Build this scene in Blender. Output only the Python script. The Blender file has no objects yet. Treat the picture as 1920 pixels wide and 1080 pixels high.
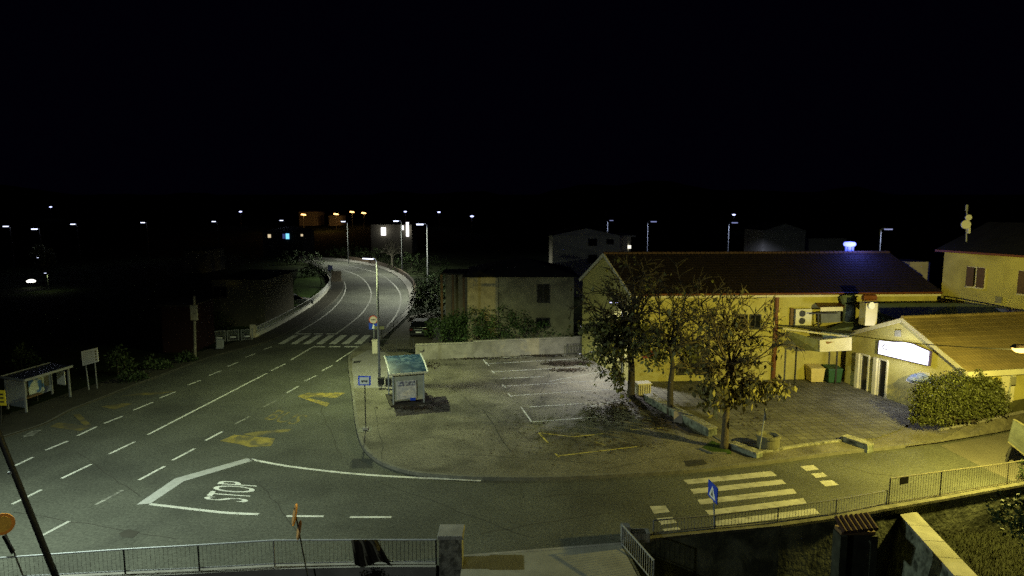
import bpy, math, random
from math import sin, cos, tan, pi, radians, sqrt, atan2
from mathutils import Vector
random.seed(7)
scn = bpy.context.scene
col = scn.collection
# ------------------------------------------------------------------ camera model
F, PITCH, H = 1250.0, radians(7.0), 12.0
CP, SP = cos(PITCH), sin(PITCH)
def ray(x, y):
    u, v = (x-960)/F, (540-y)/F
    return Vector((u, CP+v*SP, -SP+v*CP))
def G(x, y, z=0.0):
    d = ray(x, y); t = (z-H)/d.z
    return Vector((d.x*t, d.y*t, z))
def V(x, y, Y):
    d = ray(x, y); t = Y/d.y
    return Vector((d.x*t, Y, H+d.z*t))
def PL(x, y, A, B):
    d = ray(x, y); n = Vector((B[1]-A[1], -(B[0]-A[0]), 0))
    t = (n.x*A[0]+n.y*A[1])/(n.x*d.x+n.y*d.y)
    return Vector((d.x*t, d.y*t, H+d.z*t))
def ZH(y, Y): return V(960, y, Y).z
# ------------------------------------------------------------------ materials
MATS = {}
def mat(name, c, rough=.8, var=.25, scale=3.0, bump=0.0, bscale=30.0, emit=None, es=0, metal=0.0, stain=None, island=0.0, spec=.3):
    if name in MATS: return MATS[name]
    m = bpy.data.materials.new(name); m.use_nodes = True
    nt = m.node_tree; nd = nt.nodes; lk = nt.links
    b = nd['Principled BSDF']
    b.inputs['Roughness'].default_value = rough; b.inputs['Metallic'].default_value = metal
    b.inputs['Specular IOR Level'].default_value = spec
    geo = nd.new('ShaderNodeNewGeometry')
    n1 = nd.new('ShaderNodeTexNoise'); n1.inputs['Scale'].default_value = scale; n1.inputs['Detail'].default_value = 6; n1.inputs['Roughness'].default_value = .65
    lk.new(geo.outputs['Position'], n1.inputs['Vector'])
    mr = nd.new('ShaderNodeMapRange'); mr.inputs[1].default_value = .3; mr.inputs[2].default_value = .7
    mr.inputs[3].default_value = 1-var; mr.inputs[4].default_value = 1+var
    lk.new(n1.outputs['Fac'], mr.inputs[0])
    vm = nd.new('ShaderNodeVectorMath'); vm.operation = 'SCALE'; vm.inputs[0].default_value = c[:3]
    lk.new(mr.outputs[0], vm.inputs['Scale'])
    out = vm.outputs[0]
    if island:
        mr2 = nd.new('ShaderNodeMapRange'); mr2.inputs[3].default_value = 1-island; mr2.inputs[4].default_value = 1+island
        lk.new(geo.outputs['Random Per Island'], mr2.inputs[0])
        v2 = nd.new('ShaderNodeVectorMath'); v2.operation = 'SCALE'
        lk.new(out, v2.inputs[0]); lk.new(mr2.outputs[0], v2.inputs['Scale']); out = v2.outputs[0]
    if stain:   # (colour, scale, lo, hi, amount)
        sc, ss, lo, hi, am = stain
        n2 = nd.new('ShaderNodeTexNoise'); n2.inputs['Scale'].default_value = ss; n2.inputs['Detail'].default_value = 5
        n2.inputs['Distortion'].default_value = .6
        lk.new(geo.outputs['Position'], n2.inputs['Vector'])
        m3 = nd.new('ShaderNodeMapRange'); m3.inputs[1].default_value = lo; m3.inputs[2].default_value = hi; m3.inputs[3].default_value = 0; m3.inputs[4].default_value = am
        lk.new(n2.outputs['Fac'], m3.inputs[0])
        mx = nd.new('ShaderNodeMix'); mx.data_type = 'RGBA'
        lk.new(m3.outputs[0], mx.inputs['Factor']); lk.new(out, mx.inputs['A']); mx.inputs['B'].default_value = (*sc, 1)
        out = mx.outputs['Result']
    lk.new(out, b.inputs['Base Color'])
    if bump:
        n3 = nd.new('ShaderNodeTexNoise'); n3.inputs['Scale'].default_value = bscale; n3.inputs['Detail'].default_value = 4
        lk.new(geo.outputs['Position'], n3.inputs['Vector'])
        bp = nd.new('ShaderNodeBump'); bp.inputs['Strength'].default_value = bump; bp.inputs['Distance'].default_value = .05
        lk.new(n3.outputs['Fac'], bp.inputs['Height']); lk.new(bp.outputs[0], b.inputs['Normal'])
    if emit:
        b.inputs['Emission Color'].default_value = (*emit, 1); b.inputs['Emission Strength'].default_value = es
    MATS[name] = m
    return m
def voronoi_mat(name, c1, c2, scale, gap=.06, rough=.9, bump=.8, cell_var=.5, stretch=(1, 1, 1)):
    """stone masonry / pavers: irregular cells with dark joints"""
    m = bpy.data.materials.new(name); m.use_nodes = True
    nt = m.node_tree; nd = nt.nodes; lk = nt.links; b = nd['Principled BSDF']; b.inputs['Roughness'].default_value = rough
    b.inputs['Specular IOR Level'].default_value = .25
    geo = nd.new('ShaderNodeNewGeometry'); mp = nd.new('ShaderNodeMapping'); mp.inputs['Scale'].default_value = stretch
    lk.new(geo.outputs['Position'], mp.inputs['Vector'])
    v = nd.new('ShaderNodeTexVoronoi'); v.feature = 'DISTANCE_TO_EDGE'; v.inputs['Scale'].default_value = scale
    v2 = nd.new('ShaderNodeTexVoronoi'); v2.inputs['Scale'].default_value = scale
    lk.new(mp.outputs[0], v.inputs['Vector']); lk.new(mp.outputs[0], v2.inputs['Vector'])
    mr = nd.new('ShaderNodeMapRange'); mr.inputs[1].default_value = 0; mr.inputs[2].default_value = gap
    lk.new(v.outputs['Distance'], mr.inputs[0])
    sx = nd.new('ShaderNodeSeparateColor'); lk.new(v2.outputs['Color'], sx.inputs[0])
    mr2 = nd.new('ShaderNodeMapRange'); mr2.inputs[3].default_value = 1-cell_var; mr2.inputs[4].default_value = 1+cell_var
    lk.new(sx.outputs[0], mr2.inputs[0])
    vm = nd.new('ShaderNodeVectorMath'); vm.operation = 'SCALE'; vm.inputs[0].default_value = c1; lk.new(mr2.outputs[0], vm.inputs['Scale'])
    mx = nd.new('ShaderNodeMix'); mx.data_type = 'RGBA'; mx.inputs['A'].default_value = (*c2, 1)
    lk.new(mr.outputs[0], mx.inputs['Factor']); lk.new(vm.outputs[0], mx.inputs['B']); lk.new(mx.outputs['Result'], b.inputs['Base Color'])
    bp = nd.new('ShaderNodeBump'); bp.inputs['Strength'].default_value = bump; bp.inputs['Distance'].default_value = .04
    lk.new(mr.outputs[0], bp.inputs['Height']); lk.new(bp.outputs[0], b.inputs['Normal'])
    MATS[name] = m; return m
def brick_mat(name, c1, c2, cm, rot, scale=1.0, bw=.4, bh=.4, mortar=.02):
    m = bpy.data.materials.new(name); m.use_nodes = True
    nt = m.node_tree; nd = nt.nodes; lk = nt.links; b = nd['Principled BSDF']; b.inputs['Roughness'].default_value = .85
    geo = nd.new('ShaderNodeNewGeometry'); mp = nd.new('ShaderNodeMapping'); mp.inputs['Rotation'].default_value = (0, 0, rot)
    lk.new(geo.outputs['Position'], mp.inputs['Vector'])
    t = nd.new('ShaderNodeTexBrick'); t.inputs['Scale'].default_value = scale; t.inputs['Brick Width'].default_value = bw; t.inputs['Row Height'].default_value = bh
    t.inputs['Mortar Size'].default_value = mortar; t.offset = 0.0
    t.inputs['Color1'].default_value = (*c1, 1); t.inputs['Color2'].default_value = (*c2, 1); t.inputs['Mortar'].default_value = (*cm, 1)
    lk.new(mp.outputs[0], t.inputs['Vector'])
    n = nd.new('ShaderNodeTexNoise'); n.inputs['Scale'].default_value = .9; n.inputs['Detail'].default_value = 6; lk.new(geo.outputs['Position'], n.inputs['Vector'])
    mr = nd.new('ShaderNodeMapRange'); mr.inputs[1].default_value = .3; mr.inputs[2].default_value = .7; mr.inputs[3].default_value = .6; mr.inputs[4].default_value = 1.35
    lk.new(n.outputs['Fac'], mr.inputs[0])
    vm = nd.new('ShaderNodeVectorMath'); vm.operation = 'SCALE'; lk.new(t.outputs['Color'], vm.inputs[0]); lk.new(mr.outputs[0], vm.inputs['Scale'])
    lk.new(vm.outputs[0], b.inputs['Base Color'])
    MATS[name] = m; return m
asphalt = mat('asphalt', (.078, .081, .064), .85, .24, .3, .5, 60, stain=((.03, .031, .027), .22, .46, .7, .6))
def add_speckle(m, amp=.35, sc=35):
    nt = m.node_tree; nd = nt.nodes; lk = nt.links; b = nd['Principled BSDF']
    src = b.inputs['Base Color'].links[0].from_socket
    geo = nd.new('ShaderNodeNewGeometry'); n = nd.new('ShaderNodeTexNoise'); n.inputs['Scale'].default_value = sc; n.inputs['Detail'].default_value = 3
    lk.new(geo.outputs['Position'], n.inputs['Vector'])
    mr = nd.new('ShaderNodeMapRange'); mr.inputs[1].default_value = .3; mr.inputs[2].default_value = .7; mr.inputs[3].default_value = 1-amp; mr.inputs[4].default_value = 1+amp
    lk.new(n.outputs['Fac'], mr.inputs[0]); vm = nd.new('ShaderNodeVectorMath'); vm.operation = 'SCALE'
    lk.new(src, vm.inputs[0]); lk.new(mr.outputs[0], vm.inputs['Scale']); lk.new(vm.outputs[0], b.inputs['Base Color'])
add_speckle(asphalt, .3, 9)
lotmat = mat('parking_asphalt', (.14, .13, .095), .85, .35, .4, .5, 50, stain=((.05, .046, .034), .35, .48, .66, .8)); add_speckle(lotmat, .25, 7)
patch = mat('asphalt_patch', (.04, .038, .03), .9, .2, 1.2)
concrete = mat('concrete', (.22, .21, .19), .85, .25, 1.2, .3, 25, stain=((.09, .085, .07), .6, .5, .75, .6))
paleconc = mat('pale_concrete', (.19, .18, .175), .85, .15, .8, .2, 25)
kerbm = mat('kerb_stone', (.13, .125, .10), .85, .3, 2.5, .3, 20)
earth = mat('earth_and_grass', (.018, .024, .010), .95, .6, .35, .6, 8, spec=.05)
grassm = mat('lawn', (.035, .06, .015), .95, .5, .8, .8, 10, spec=.05)
white_p = mat('road_paint_white', (.62, .62, .56), .7, .22, 2.0, stain=((.1, .1, .085), 3.0, .52, .72, .7))
thin_p = mat('road_paint_thin', (.62, .62, .58), .7, .2, 1.5, stain=((.15, .15, .125), 2.0, .5, .7, .8))
worn_p = mat('road_paint_worn', (.3, .3, .26), .7, .3, 2.0, stain=((.09, .09, .075), 2.0, .42, .6, .9))
yellow_p = mat('road_paint_yellow', (.27, .21, .045), .7, .25, 2.0, stain=((.1, .09, .05), 1.6, .42, .62, .9))
yellow_w = mat('road_paint_yellow_worn', (.17, .14, .045), .75, .3, 2.0, stain=((.08, .075, .055), 1.2, .38, .62, .95))
metal = mat('galvanised_steel', (.34, .35, .36), .5, .12, 4, metal=.3)
dmetal = mat('dark_metal', (.03, .03, .03), .55, .2, 4)
polem = mat('pole_dark', (.02, .02, .022), .6, .2, 4)
polel = mat('pole_grey', (.25, .26, .26), .5, .15, 3)
whitepl = mat('white_plastic', (.75, .75, .72), .5, .08, 3)
blackpl = mat('black_plastic', (.012, .012, .013), .45, .2, 5)
bluep = mat('sign_blue', (.02, .06, .5), .4, .08, 3)
redp = mat('sign_red', (.5, .05, .03), .4, .08, 3)
signw = mat('sign_white', (.78, .78, .72), .45, .06, 3)
signy = mat('sign_yellow', (.75, .6, .04), .45, .06, 3)
orangep = mat('sign_orange', (.65, .25, .03), .45, .15, 6)
brownback = mat('sign_back_brown', (.22, .12, .04), .6, .3, 6)
textm = mat('sign_text', (.03, .03, .03), .6, .1, 3)
glassd = mat('dark_glass', (.008, .009, .011), .12, .1, 3, spec=.6)
wood = mat('wood', (.16, .1, .05), .8, .3, 6)
bark = mat('bark', (.085, .068, .042), .95, .4, 8, .8, 25)
barkd = mat('bark_dark', (.05, .042, .03), .95, .4, 8, .8, 25)
leafg = mat('leaf_green', (.085, .09, .03), .6, .35, 1.3, island=.55)
leafb = mat('leaf_autumn', (.14, .125, .04), .65, .4, 1.3, island=.6)
leafh = mat('leaf_hedge', (.06, .068, .02), .55, .35, 1.8, island=.6)
leafv = mat('leaf_garden', (.06, .10, .03), .65, .4, .7, island=.6)
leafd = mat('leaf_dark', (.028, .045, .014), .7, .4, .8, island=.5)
deadl = mat('dead_leaves', (.03, .022, .014), .85, .4, 2, island=.5)
plaster_y = mat('plaster_yellow', (.44, .395, .13), .9, .1, 1.5, .15, 20, stain=((.2, .17, .06), .55, .48, .72, .6))
plaster_w = mat('plaster_pale', (.52, .48, .36), .9, .12, 1.2, .15, 20, stain=((.3, .27, .2), .5, .55, .8, .5))
plaster_g = mat('plaster_grey', (.25, .24, .18), .9, .2, .8, .2, 20, stain=((.12, .11, .08), .6, .5, .75, .6))
plaster_f = mat('plaster_far', (.5, .46, .38), .9, .15, .3)
plaster_o = mat('plaster_old', (.34, .30, .19), .9, .3, 1.1, .4, 12, stain=((.2, .17, .1), 1.1, .5, .65, .7))
trim = mat('pale_trim', (.6, .56, .42), .85, .1, 2)
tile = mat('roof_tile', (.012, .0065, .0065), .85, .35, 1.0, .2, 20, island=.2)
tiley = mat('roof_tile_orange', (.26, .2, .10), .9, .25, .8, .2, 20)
roofd = mat('roof_dark', (.02, .02, .02), .9, .3, 1.0)
roofg = mat('roof_sheet_green', (.11, .14, .10), .8, .25, .6)
corr = mat('corrugated_sheet', (.12, .13, .12), .6, .25, 2)
brownd = mat('downpipe_brown', (.14, .05, .02), .5, .2, 3)
acw = mat('unit_white', (.65, .63, .55), .6, .08, 3)
binb = mat('bin_cream', (.6, .5, .2), .6, .15, 3)
bing = mat('bin_green', (.03, .09, .04), .5, .15, 3)
ledm = mat('led_lens', (.8, .8, .8), .5, 0, 3, emit=(.75, .8, 1.0), es=26)
ledfar = mat('led_lens_far', (.8, .8, .8), .5, 0, 3, emit=(.68, .74, 1.0), es=22)
sodm = mat('sodium_lens', (.8, .7, .4), .5, 0, 3, emit=(1, .62, .12), es=60)
sodfar = mat('sodium_lens_far', (.8, .7, .4), .5, 0, 3, emit=(1, .5, .16), es=14)
stone = mat('stone_masonry', (.24, .235, .19), .95, .55, 6, 1.0, 9, stain=((.05, .05, .04), 4, .5, .66, .8))
stone2 = mat('rough_stone', (.16, .175, .14), .95, .7, 3.2, 1.0, 5, stain=((.02, .022, .016), 2.2, .5, .68, .85))
flag = brick_mat('patio_pavers', (.13, .126, .09), (.105, .10, .07), (.05, .047, .034), radians(-6), 1.0, .5, .5, .03)
def glass_tint(name, c, alpha=.6):
    m = mat(name, c, .25, .2, 2, spec=.6); m.node_tree.nodes['Principled BSDF'].inputs['Alpha'].default_value = alpha; return m
shglass = glass_tint('shelter_glass', (.35, .38, .42), .45)
shroof = mat('shelter_roof_blue', (.010, .032, .075), .3, .3, 2.2, stain=((.07, .11, .16), 2.2, .48, .62, .8), spec=.5)
# ------------------------------------------------------------------ mesh helpers
WL = {}
def wloc(o): return WL.get(o.name, Vector((0, 0, 0))) if o else Vector((0, 0, 0))
class MB:
    def __init__(s): s.v = []; s.f = []
    def face(s, pts):
        n = len(s.v); s.v += [Vector(p) for p in pts]; s.f.append(tuple(range(n, n+len(pts)))); return s
    def hexa(s, b, t):
        n = len(s.v); s.v += [Vector(p) for p in b]+[Vector(p) for p in t]; k = len(b)
        s.f.append(tuple(n+i for i in reversed(range(k)))); s.f.append(tuple(n+k+i for i in range(k)))
        for i in range(k):
            j = (i+1) % k; s.f.append((n+i, n+j, n+k+j, n+k+i))
        return s
    def prism(s, pts, z0, z1):
        a = sum(pts[i][0]*pts[(i+1) % len(pts)][1]-pts[(i+1) % len(pts)][0]*pts[i][1] for i in range(len(pts)))
        if a < 0: pts = list(reversed(pts))
        return s.hexa([(p[0], p[1], z0) for p in pts], [(p[0], p[1], z1) for p in pts])
    def box(s, c, size, rz=0.0):
        x, y, z = size[0]/2, size[1]/2, size[2]/2; C, S = cos(rz), sin(rz)
        r = lambda a, b: (c[0]+a*C-b*S, c[1]+a*S+b*C)
        q = [r(-x, -y), r(x, -y), r(x, y), r(-x, y)]
        return s.hexa([(p[0], p[1], c[2]-z) for p in q], [(p[0], p[1], c[2]+z) for p in q])
    def beam(s, a, b, w, h, up=(0, 0, 1)):
        a, b = Vector(a), Vector(b); d = (b-a).normalized(); u = Vector(up)
        if abs(d.dot(u)) > .97: u = Vector((0, 1, 0))
        sd = d.cross(u).normalized(); u = sd.cross(d)
        q = [-sd*w/2-u*h/2, sd*w/2-u*h/2, sd*w/2+u*h/2, -sd*w/2+u*h/2]
        return s.hexa([a+k for k in q], [b+k for k in q])
    def tube(s, pts, r, n=8):
        pts = [Vector(p) for p in pts]
        if not hasattr(r, '__len__'): r = [r]*len(pts)
        base = len(s.v); prev = None
        for i, p in enumerate(pts):
            d = (pts[min(i+1, len(pts)-1)]-pts[max(i-1, 0)])
            d = d.normalized() if d.length > 1e-9 else Vector((0, 0, 1))
            if prev is None:
                a = d.cross(Vector((0, 0, 1)) if abs(d.z) < .9 else Vector((0, 1, 0))).normalized()
            else:
                a = (prev-d*prev.dot(d)).normalized()
            prev = a; b = d.cross(a)
            for k in range(n):
                t = 2*pi*k/n; s.v.append(p+(a*cos(t)+b*sin(t))*r[i])
        for i in range(len(pts)-1):
            for k in range(n):
                q = (k+1) % n; o = base+i*n
                s.f.append((o+k, o+q, o+n+q, o+n+k))
        s.f.append(tuple(base+k for k in reversed(range(n)))); o = base+(len(pts)-1)*n; s.f.append(tuple(o+k for k in range(n)))
        return s
    def lathe(s, c, prof, n=20):
        base = len(s.v)
        for r, z in prof:
            for k in range(n):
                t = 2*pi*k/n; s.v.append(Vector((c[0]+r*cos(t), c[1]+r*sin(t), c[2]+z)))
        for i in range(len(prof)-1):
            for k in range(n):
                q = (k+1) % n; o = base+i*n; s.f.append((o+k, o+q, o+n+q, o+n+k))
        s.f.append(tuple(base+k for k in reversed(range(n)))); o = base+(len(prof)-1)*n; s.f.append(tuple(o+k for k in range(n)))
        return s
    def disc(s, c, nrm, r, th, n=24, sx=1.0):
        c = Vector(c); d = Vector(nrm).normalized(); a = d.cross(Vector((0, 0, 1))).normalized(); b = d.cross(a)
        p = [c+a*cos(2*pi*k/n)*r*sx+b*sin(2*pi*k/n)*r for k in range(n)]
        return s.hexa([q-d*th/2 for q in p], [q+d*th/2 for q in p])
    def panel(s, q, th, nrm):
        d = Vector(nrm).normalized()*th
        return s.hexa([Vector(p) for p in q], [Vector(p)+d for p in q])
    def build(s, name, m, parent=None, smooth=False, bevel=0.0, **tags):
        me = bpy.data.meshes.new(name); L = wloc(parent)
        me.from_pydata([tuple(v-L) for v in s.v], [], s.f); me.materials.append(m); me.validate(); me.update()
        o = bpy.data.objects.new(name, me); col.objects.link(o)
        if smooth:
            for p in me.polygons: p.use_smooth = True
        if parent is not None:
            o.parent = parent; WL[o.name] = L
        if bevel:
            b = o.modifiers.new('Bevel', 'BEVEL'); b.width = bevel; b.segments = 2; b.limit_method = 'ANGLE'
        for k, v in tags.items(): o[k] = v
        return o
def thing(name, label, cat, loc=(0, 0, 0), group=None):
    o = bpy.data.objects.new(name, None); col.objects.link(o); o.location = Vector(loc); o.empty_display_size = .3
    WL[o.name] = Vector(loc); o['label'] = label; o['category'] = cat
    if group: o['group'] = group
    return o
def tag(o, label, cat, group=None):
    o['label'] = label; o['category'] = cat
    if group: o['group'] = group
    return o
def dup(root, loc, rz=0.0, sc=1.0, label=None, group=None):
    r = root.copy(); col.objects.link(r); r.location = Vector(loc); r.rotation_euler = (0, 0, rz); r.scale = (sc, sc, sc)
    if label: r['label'] = label
    if group: r['group'] = group
    for ch in list(root.children):
        c = ch.copy(); col.objects.link(c); c.parent = r
        for g in list(ch.children):
            d = g.copy(); col.objects.link(d); d.parent = c
    return r
def struct(name, mb, m, **k): return mb.build(name, m, None, kind='structure', **k)
def xy(p): return (p[0], p[1])
def polyline_px(pts, z=0): return [G(x, y, z) for x, y in pts]
def smooth_line(P, k=4):
    P = [Vector(p) for p in P]; out = []
    for i in range(len(P)-1):
        p0 = P[max(i-1, 0)]; p1 = P[i]; p2 = P[i+1]; p3 = P[min(i+2, len(P)-1)]
        for j in range(k):
            t = j/k
            out.append(.5*((2*p1)+(p2-p0)*t+(2*p0-5*p1+4*p2-p3)*t*t+(3*p1-p0-3*p2+p3)*t**3))
    out.append(P[-1]); return out
def strip(mb, P, w, z=None, side=0):
    """flat ribbon on the ground along P"""
    P = [Vector(p) for p in P]; L = []; R = []
    for i, p in enumerate(P):
        d = P[min(i+1, len(P)-1)]-P[max(i-1, 0)]; d.z = 0; d.normalize(); n = Vector((-d.y, d.x, 0))
        a = (w/2+side*w/2); b = (w/2-side*w/2); q = p.copy()
        if z is not None: q.z = z
        L.append(q+n*a); R.append(q-n*b)
    base = len(mb.v); mb.v += L+R; n = len(P)
    for i in range(n-1): mb.f.append((base+n+i, base+n+i+1, base+i+1, base+i))
    return mb
def wallline(mb, P, w, z0, z1):
    P = [Vector(p) for p in P]
    for i in range(len(P)-1):
        a, b = P[i], P[i+1]; d = (b-a); d.z = 0; d.normalize(); n = Vector((-d.y, d.x, 0))*w/2
        mb.prism([a+n, a-n, b-n, b+n], z0, z1)
    return mb
def quadpx(mb, pts, z):
    p = [G(x, y, z) for x, y in pts]
    a = sum(p[i].x*p[(i+1) % len(p)].y-p[(i+1) % len(p)].x*p[i].y for i in range(len(p)))
    if a < 0: p.reverse()
    mb.face(p)
def text_mesh(body):
    cu = bpy.data.curves.new('t', 'FONT'); cu.body = body; ob = bpy.data.objects.new('t', cu); col.objects.link(ob)
    bpy.context.view_layer.update()
    me = bpy.data.meshes.new_from_object(ob.evaluated_get(bpy.context.evaluated_depsgraph_get()))
    v = [x.co.copy() for x in me.vertices]; f = [tuple(p.vertices) for p in me.polygons]
    bpy.data.objects.remove(ob); bpy.data.meshes.remove(me)
    x0 = min(p.x for p in v); x1 = max(p.x for p in v); y0 = min(p.y for p in v); y1 = max(p.y for p in v)
    return [((p.x-x0)/(x1-x0), (p.y-y0)/(y1-y0)) for p in v], f
def text_quad(mb, body, bl, br, tr, tl):
    uv, f = text_mesh(body); n = len(mb.v)
    bl, br, tr, tl = map(Vector, (bl, br, tr, tl))
    mb.v += [bl*(1-u)*(1-w)+br*u*(1-w)+tr*u*w+tl*(1-u)*w for u, w in uv]; mb.f += [tuple(n+i for i in q) for q in f]
def terr(Y): return 0 if Y < 250 else (Y-250)*.03

# ================================================================== SETTING
RZ = 0.0       # road surface
SZ = 0.15      # pavements / parking slab
# boundary between street level and the low yards on the camera's side
fenceL = [G(-260, 1092), G(0, 1083), G(230, 1079), G(560, 1064), G(818, 1060)]
drive = [G(866, 1066), Vector((G(866, 1066).x, 10, 0)), Vector((5.2, 10, 0)), G(1168, 1016)]
fenceR = [G(1168, 1016), G(1220, 1006), G(1458, 982), G(1665, 950), G(1760, 934), G(1905, 908), G(2150, 868)]
bnd = [Vector((-500, fenceL[0].y, 0))]+fenceL+drive+fenceR+[Vector((500, fenceR[-1].y+2, 0))]
gm = MB()
GZ = -.02
near = [Vector((p.x, p.y, GZ)) for p in bnd]
near += [Vector((500, 250, GZ)), Vector((-500, 250, GZ))]
gm.face(near)
for X0, X1 in ((-500, 500),):
    last = 250
    for Y in (300, 400, 520, 700, 1000, 1500):
        gm.face([(X0*last/250, last, terr(last)+GZ), (X1*last/250, last, terr(last)+GZ), (X1*Y/250, Y, terr(Y)+GZ), (X0*Y/250, Y, terr(Y)+GZ)]); last = Y
struct('ground', gm, earth)
YZ = -3.2
ym = MB(); ym.face([(-60, -40, YZ), (60, -40, YZ), (60, 40, YZ), (-60, 40, YZ)]); struct('yard', ym, mat('yard_soil', (.008, .01, .005), .95, .5, .6, .5, 6, spec=.02))
rnd = random.Random(77); hl = MB(); prev = None
for i in range(121):
    X = -900+i*15; h_ = 20+7*sin(i*.11)+4*sin(i*.37+1)+2.2*sin(i*.9)+rnd.uniform(-.8, .8)
    cur = [(X, 700, 10), (X, 760, h_*1.15+4), (X, 900, h_*.9)]
    if prev:
        for k in (0, 1): hl.face([prev[k], cur[k], cur[k+1], prev[k+1]])
    prev = cur
struct('hills', hl, earth)
# road
left_edge = [(-420, 960), (-200, 888), (0, 823), (77, 799), (112, 781), (140, 767), (200, 744), (250, 724), (300, 706), (350, 687), (400, 669), (450, 656), (490, 645), (530, 630), (570, 607), (605, 583), (632, 560), (644, 540), (642, 524), (628, 510), (600, 499), (560, 490)]
right_edge = [(560, 483), (640, 489), (700, 500), (735, 513), (757, 531), (767, 553), (764, 575), (745, 605), (720, 627), (700, 640), (672, 655), (657, 668), (655, 690), (662, 740), (668, 790), (676, 825), (690, 850), (720, 872), (770, 888), (830, 895), (900, 899), (1000, 900), (1100, 897), (1280, 887), (1400, 874), (1480, 864), (1560, 853), (1700, 838), (1800, 823), (1875, 810), (1920, 801), (2150, 765)]
Lw = smooth_line(polyline_px(left_edge), 3); Rw = smooth_line(polyline_px(right_edge), 3)
near_edge = [p.copy() for p in reversed(fenceR)]+[p.copy() for p in reversed(drive)]+[p.copy() for p in reversed(fenceL)]
rm = MB(); poly = Lw+Rw+near_edge
poly = [Vector((p.x, p.y, RZ)) for p in poly]; poly.reverse(); rm.face(poly)
struct('road', rm, asphalt)
# lighter resurfaced patch at right end of the road
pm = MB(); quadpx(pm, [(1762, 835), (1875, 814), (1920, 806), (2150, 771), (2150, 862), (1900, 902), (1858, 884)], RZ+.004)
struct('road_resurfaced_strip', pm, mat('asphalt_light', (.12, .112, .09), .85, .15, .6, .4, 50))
# parking lot + pavement slab
i0 = 9*3
slab = Rw[i0:]+[G(2150, 735), G(1920, 780), G(1800, 780), G(1740, 740), G(1700, 700), G(1440, 690), G(1200, 705), G(1172, 706), G(1091, 658), G(900, 664), G(780, 668), G(712, 652)]
sm = MB(); sm.prism([xy(p) for p in slab], -.01, SZ); struct('parking_lot', sm, lotmat)
# kerbs
km = MB(); P = Rw[i0:]
strip(km, P, .16, SZ+.006, side=0); n = len(P)
for i in range(n-1):
    a, b = P[i], P[i+1]; d = (b-a).normalized(); nn = Vector((-d.y, d.x, 0))
    # street side face
    km.face([(a+nn*-.08)[:2]+(0,), (b+nn*-.08)[:2]+(0,), (b+nn*-.08)[:2]+(SZ+.006,), (a+nn*-.08)[:2]+(SZ+.006,)])
    km.face([(a+nn*.08)[:2]+(0,), (b+nn*.08)[:2]+(0,), (b+nn*.08)[:2]+(SZ+.006,), (a+nn*.08)[:2]+(SZ+.006,)])
struct('kerb', km, kerbm)
# far right-hand pavement beyond the crossing
sw = MB(); far = Rw[:i0+1]
inner = smooth_line(polyline_px([(560, 481), (640, 485.5), (705, 496), (745, 509), (769, 527), (779, 547), (777, 566), (765, 590), (735, 620), (712, 640)]), 3)
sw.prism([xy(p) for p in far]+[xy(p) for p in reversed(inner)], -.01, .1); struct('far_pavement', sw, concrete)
# left pavement
sl = MB(); outL = smooth_line(polyline_px([(-420, 900), (-200, 830), (0, 782), (60, 764), (140, 735), (250, 700), (350, 668), (440, 643), (480, 632), (520, 613), (560, 591), (592, 569), (613, 549), (622, 533), (618, 519), (600, 505), (575, 494), (545, 487)]), 3)
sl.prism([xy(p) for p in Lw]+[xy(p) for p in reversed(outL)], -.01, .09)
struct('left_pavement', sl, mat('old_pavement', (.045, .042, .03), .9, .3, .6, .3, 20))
kl = MB(); strip(kl, Lw, .15, .096)
struct('left_kerb', kl, kerbm)
# paler concrete by the shelter, and driveway apron
pc = MB(); quadpx(pc, [(660, 690), (661, 672), (690, 656), (712, 656), (735, 668), (736, 727), (664, 727)], SZ+.004); struct('concrete_apron', pc, paleconc)
dv = MB(); a0, a1 = G(868, 1044), G(1164, 1021)
dv.face([(a0.x, a0.y, .004), (drive[1].x+.02, 10.2, .004), (drive[2].x-.02, 10.2, .004), (a1.x, a1.y, .004)]); struct('driveway', dv, mat('driveway_concrete', (.2, .195, .165), .9, .2, 1.2, .3, 20))
dl = MB(); strip(dl, [G(864, 1043), G(1166, 1019)], .14, .01); pass
ck = MB(); rnd = random.Random(12)
def crack(x0, y0, x1, y1, w_=.035, z=.0035):
    P = [G(x0+(x1-x0)*t/9+rnd.gauss(0, 2.5), y0+(y1-y0)*t/9+rnd.gauss(0, 1.2), z) for t in range(10)]; strip(ck, P, w_)
for a in ((30, 960, 330, 1010), (480, 900, 560, 1000), (700, 900, 1000, 1010), (600, 760, 640, 860), (330, 780, 420, 760), (1000, 930, 1250, 920), (1560, 870, 1700, 900), (560, 700, 640, 720), (150, 850, 260, 930), (640, 560, 730, 600), (900, 1000, 1150, 960)): crack(*a)
struct('road_cracks', ck, patch)
ck = MB()
for a in ((800, 700, 1000, 830), (850, 850, 1150, 870), (700, 760, 720, 860), (930, 740, 1010, 700), (1130, 880, 1280, 850), (1040, 660, 1010, 760)): crack(*a, .03, SZ+.004)
struct('lot_cracks', ck, patch)
struct('driveway_kerb', dl, concrete)
# patio
pt = MB(); patio = [(1185, 712), (1320, 700), (1443, 695), (1583, 714), (1700, 758), (1716, 790), (1680, 808), (1640, 822), (1577, 824), (1500, 832), (1425, 846), (1368, 836), (1335, 815), (1215, 742)]
pt.prism([xy(G(x, y, SZ+.05)) for x, y in patio], 0, SZ+.05); struct('patio', pt, flag)
pe = MB(); wallline(pe, [G(1412, 850, .2), G(1500, 835, .2), G(1578, 825, .2)], .16, 0, SZ+.09); struct('patio_edging', pe, stone)

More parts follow.
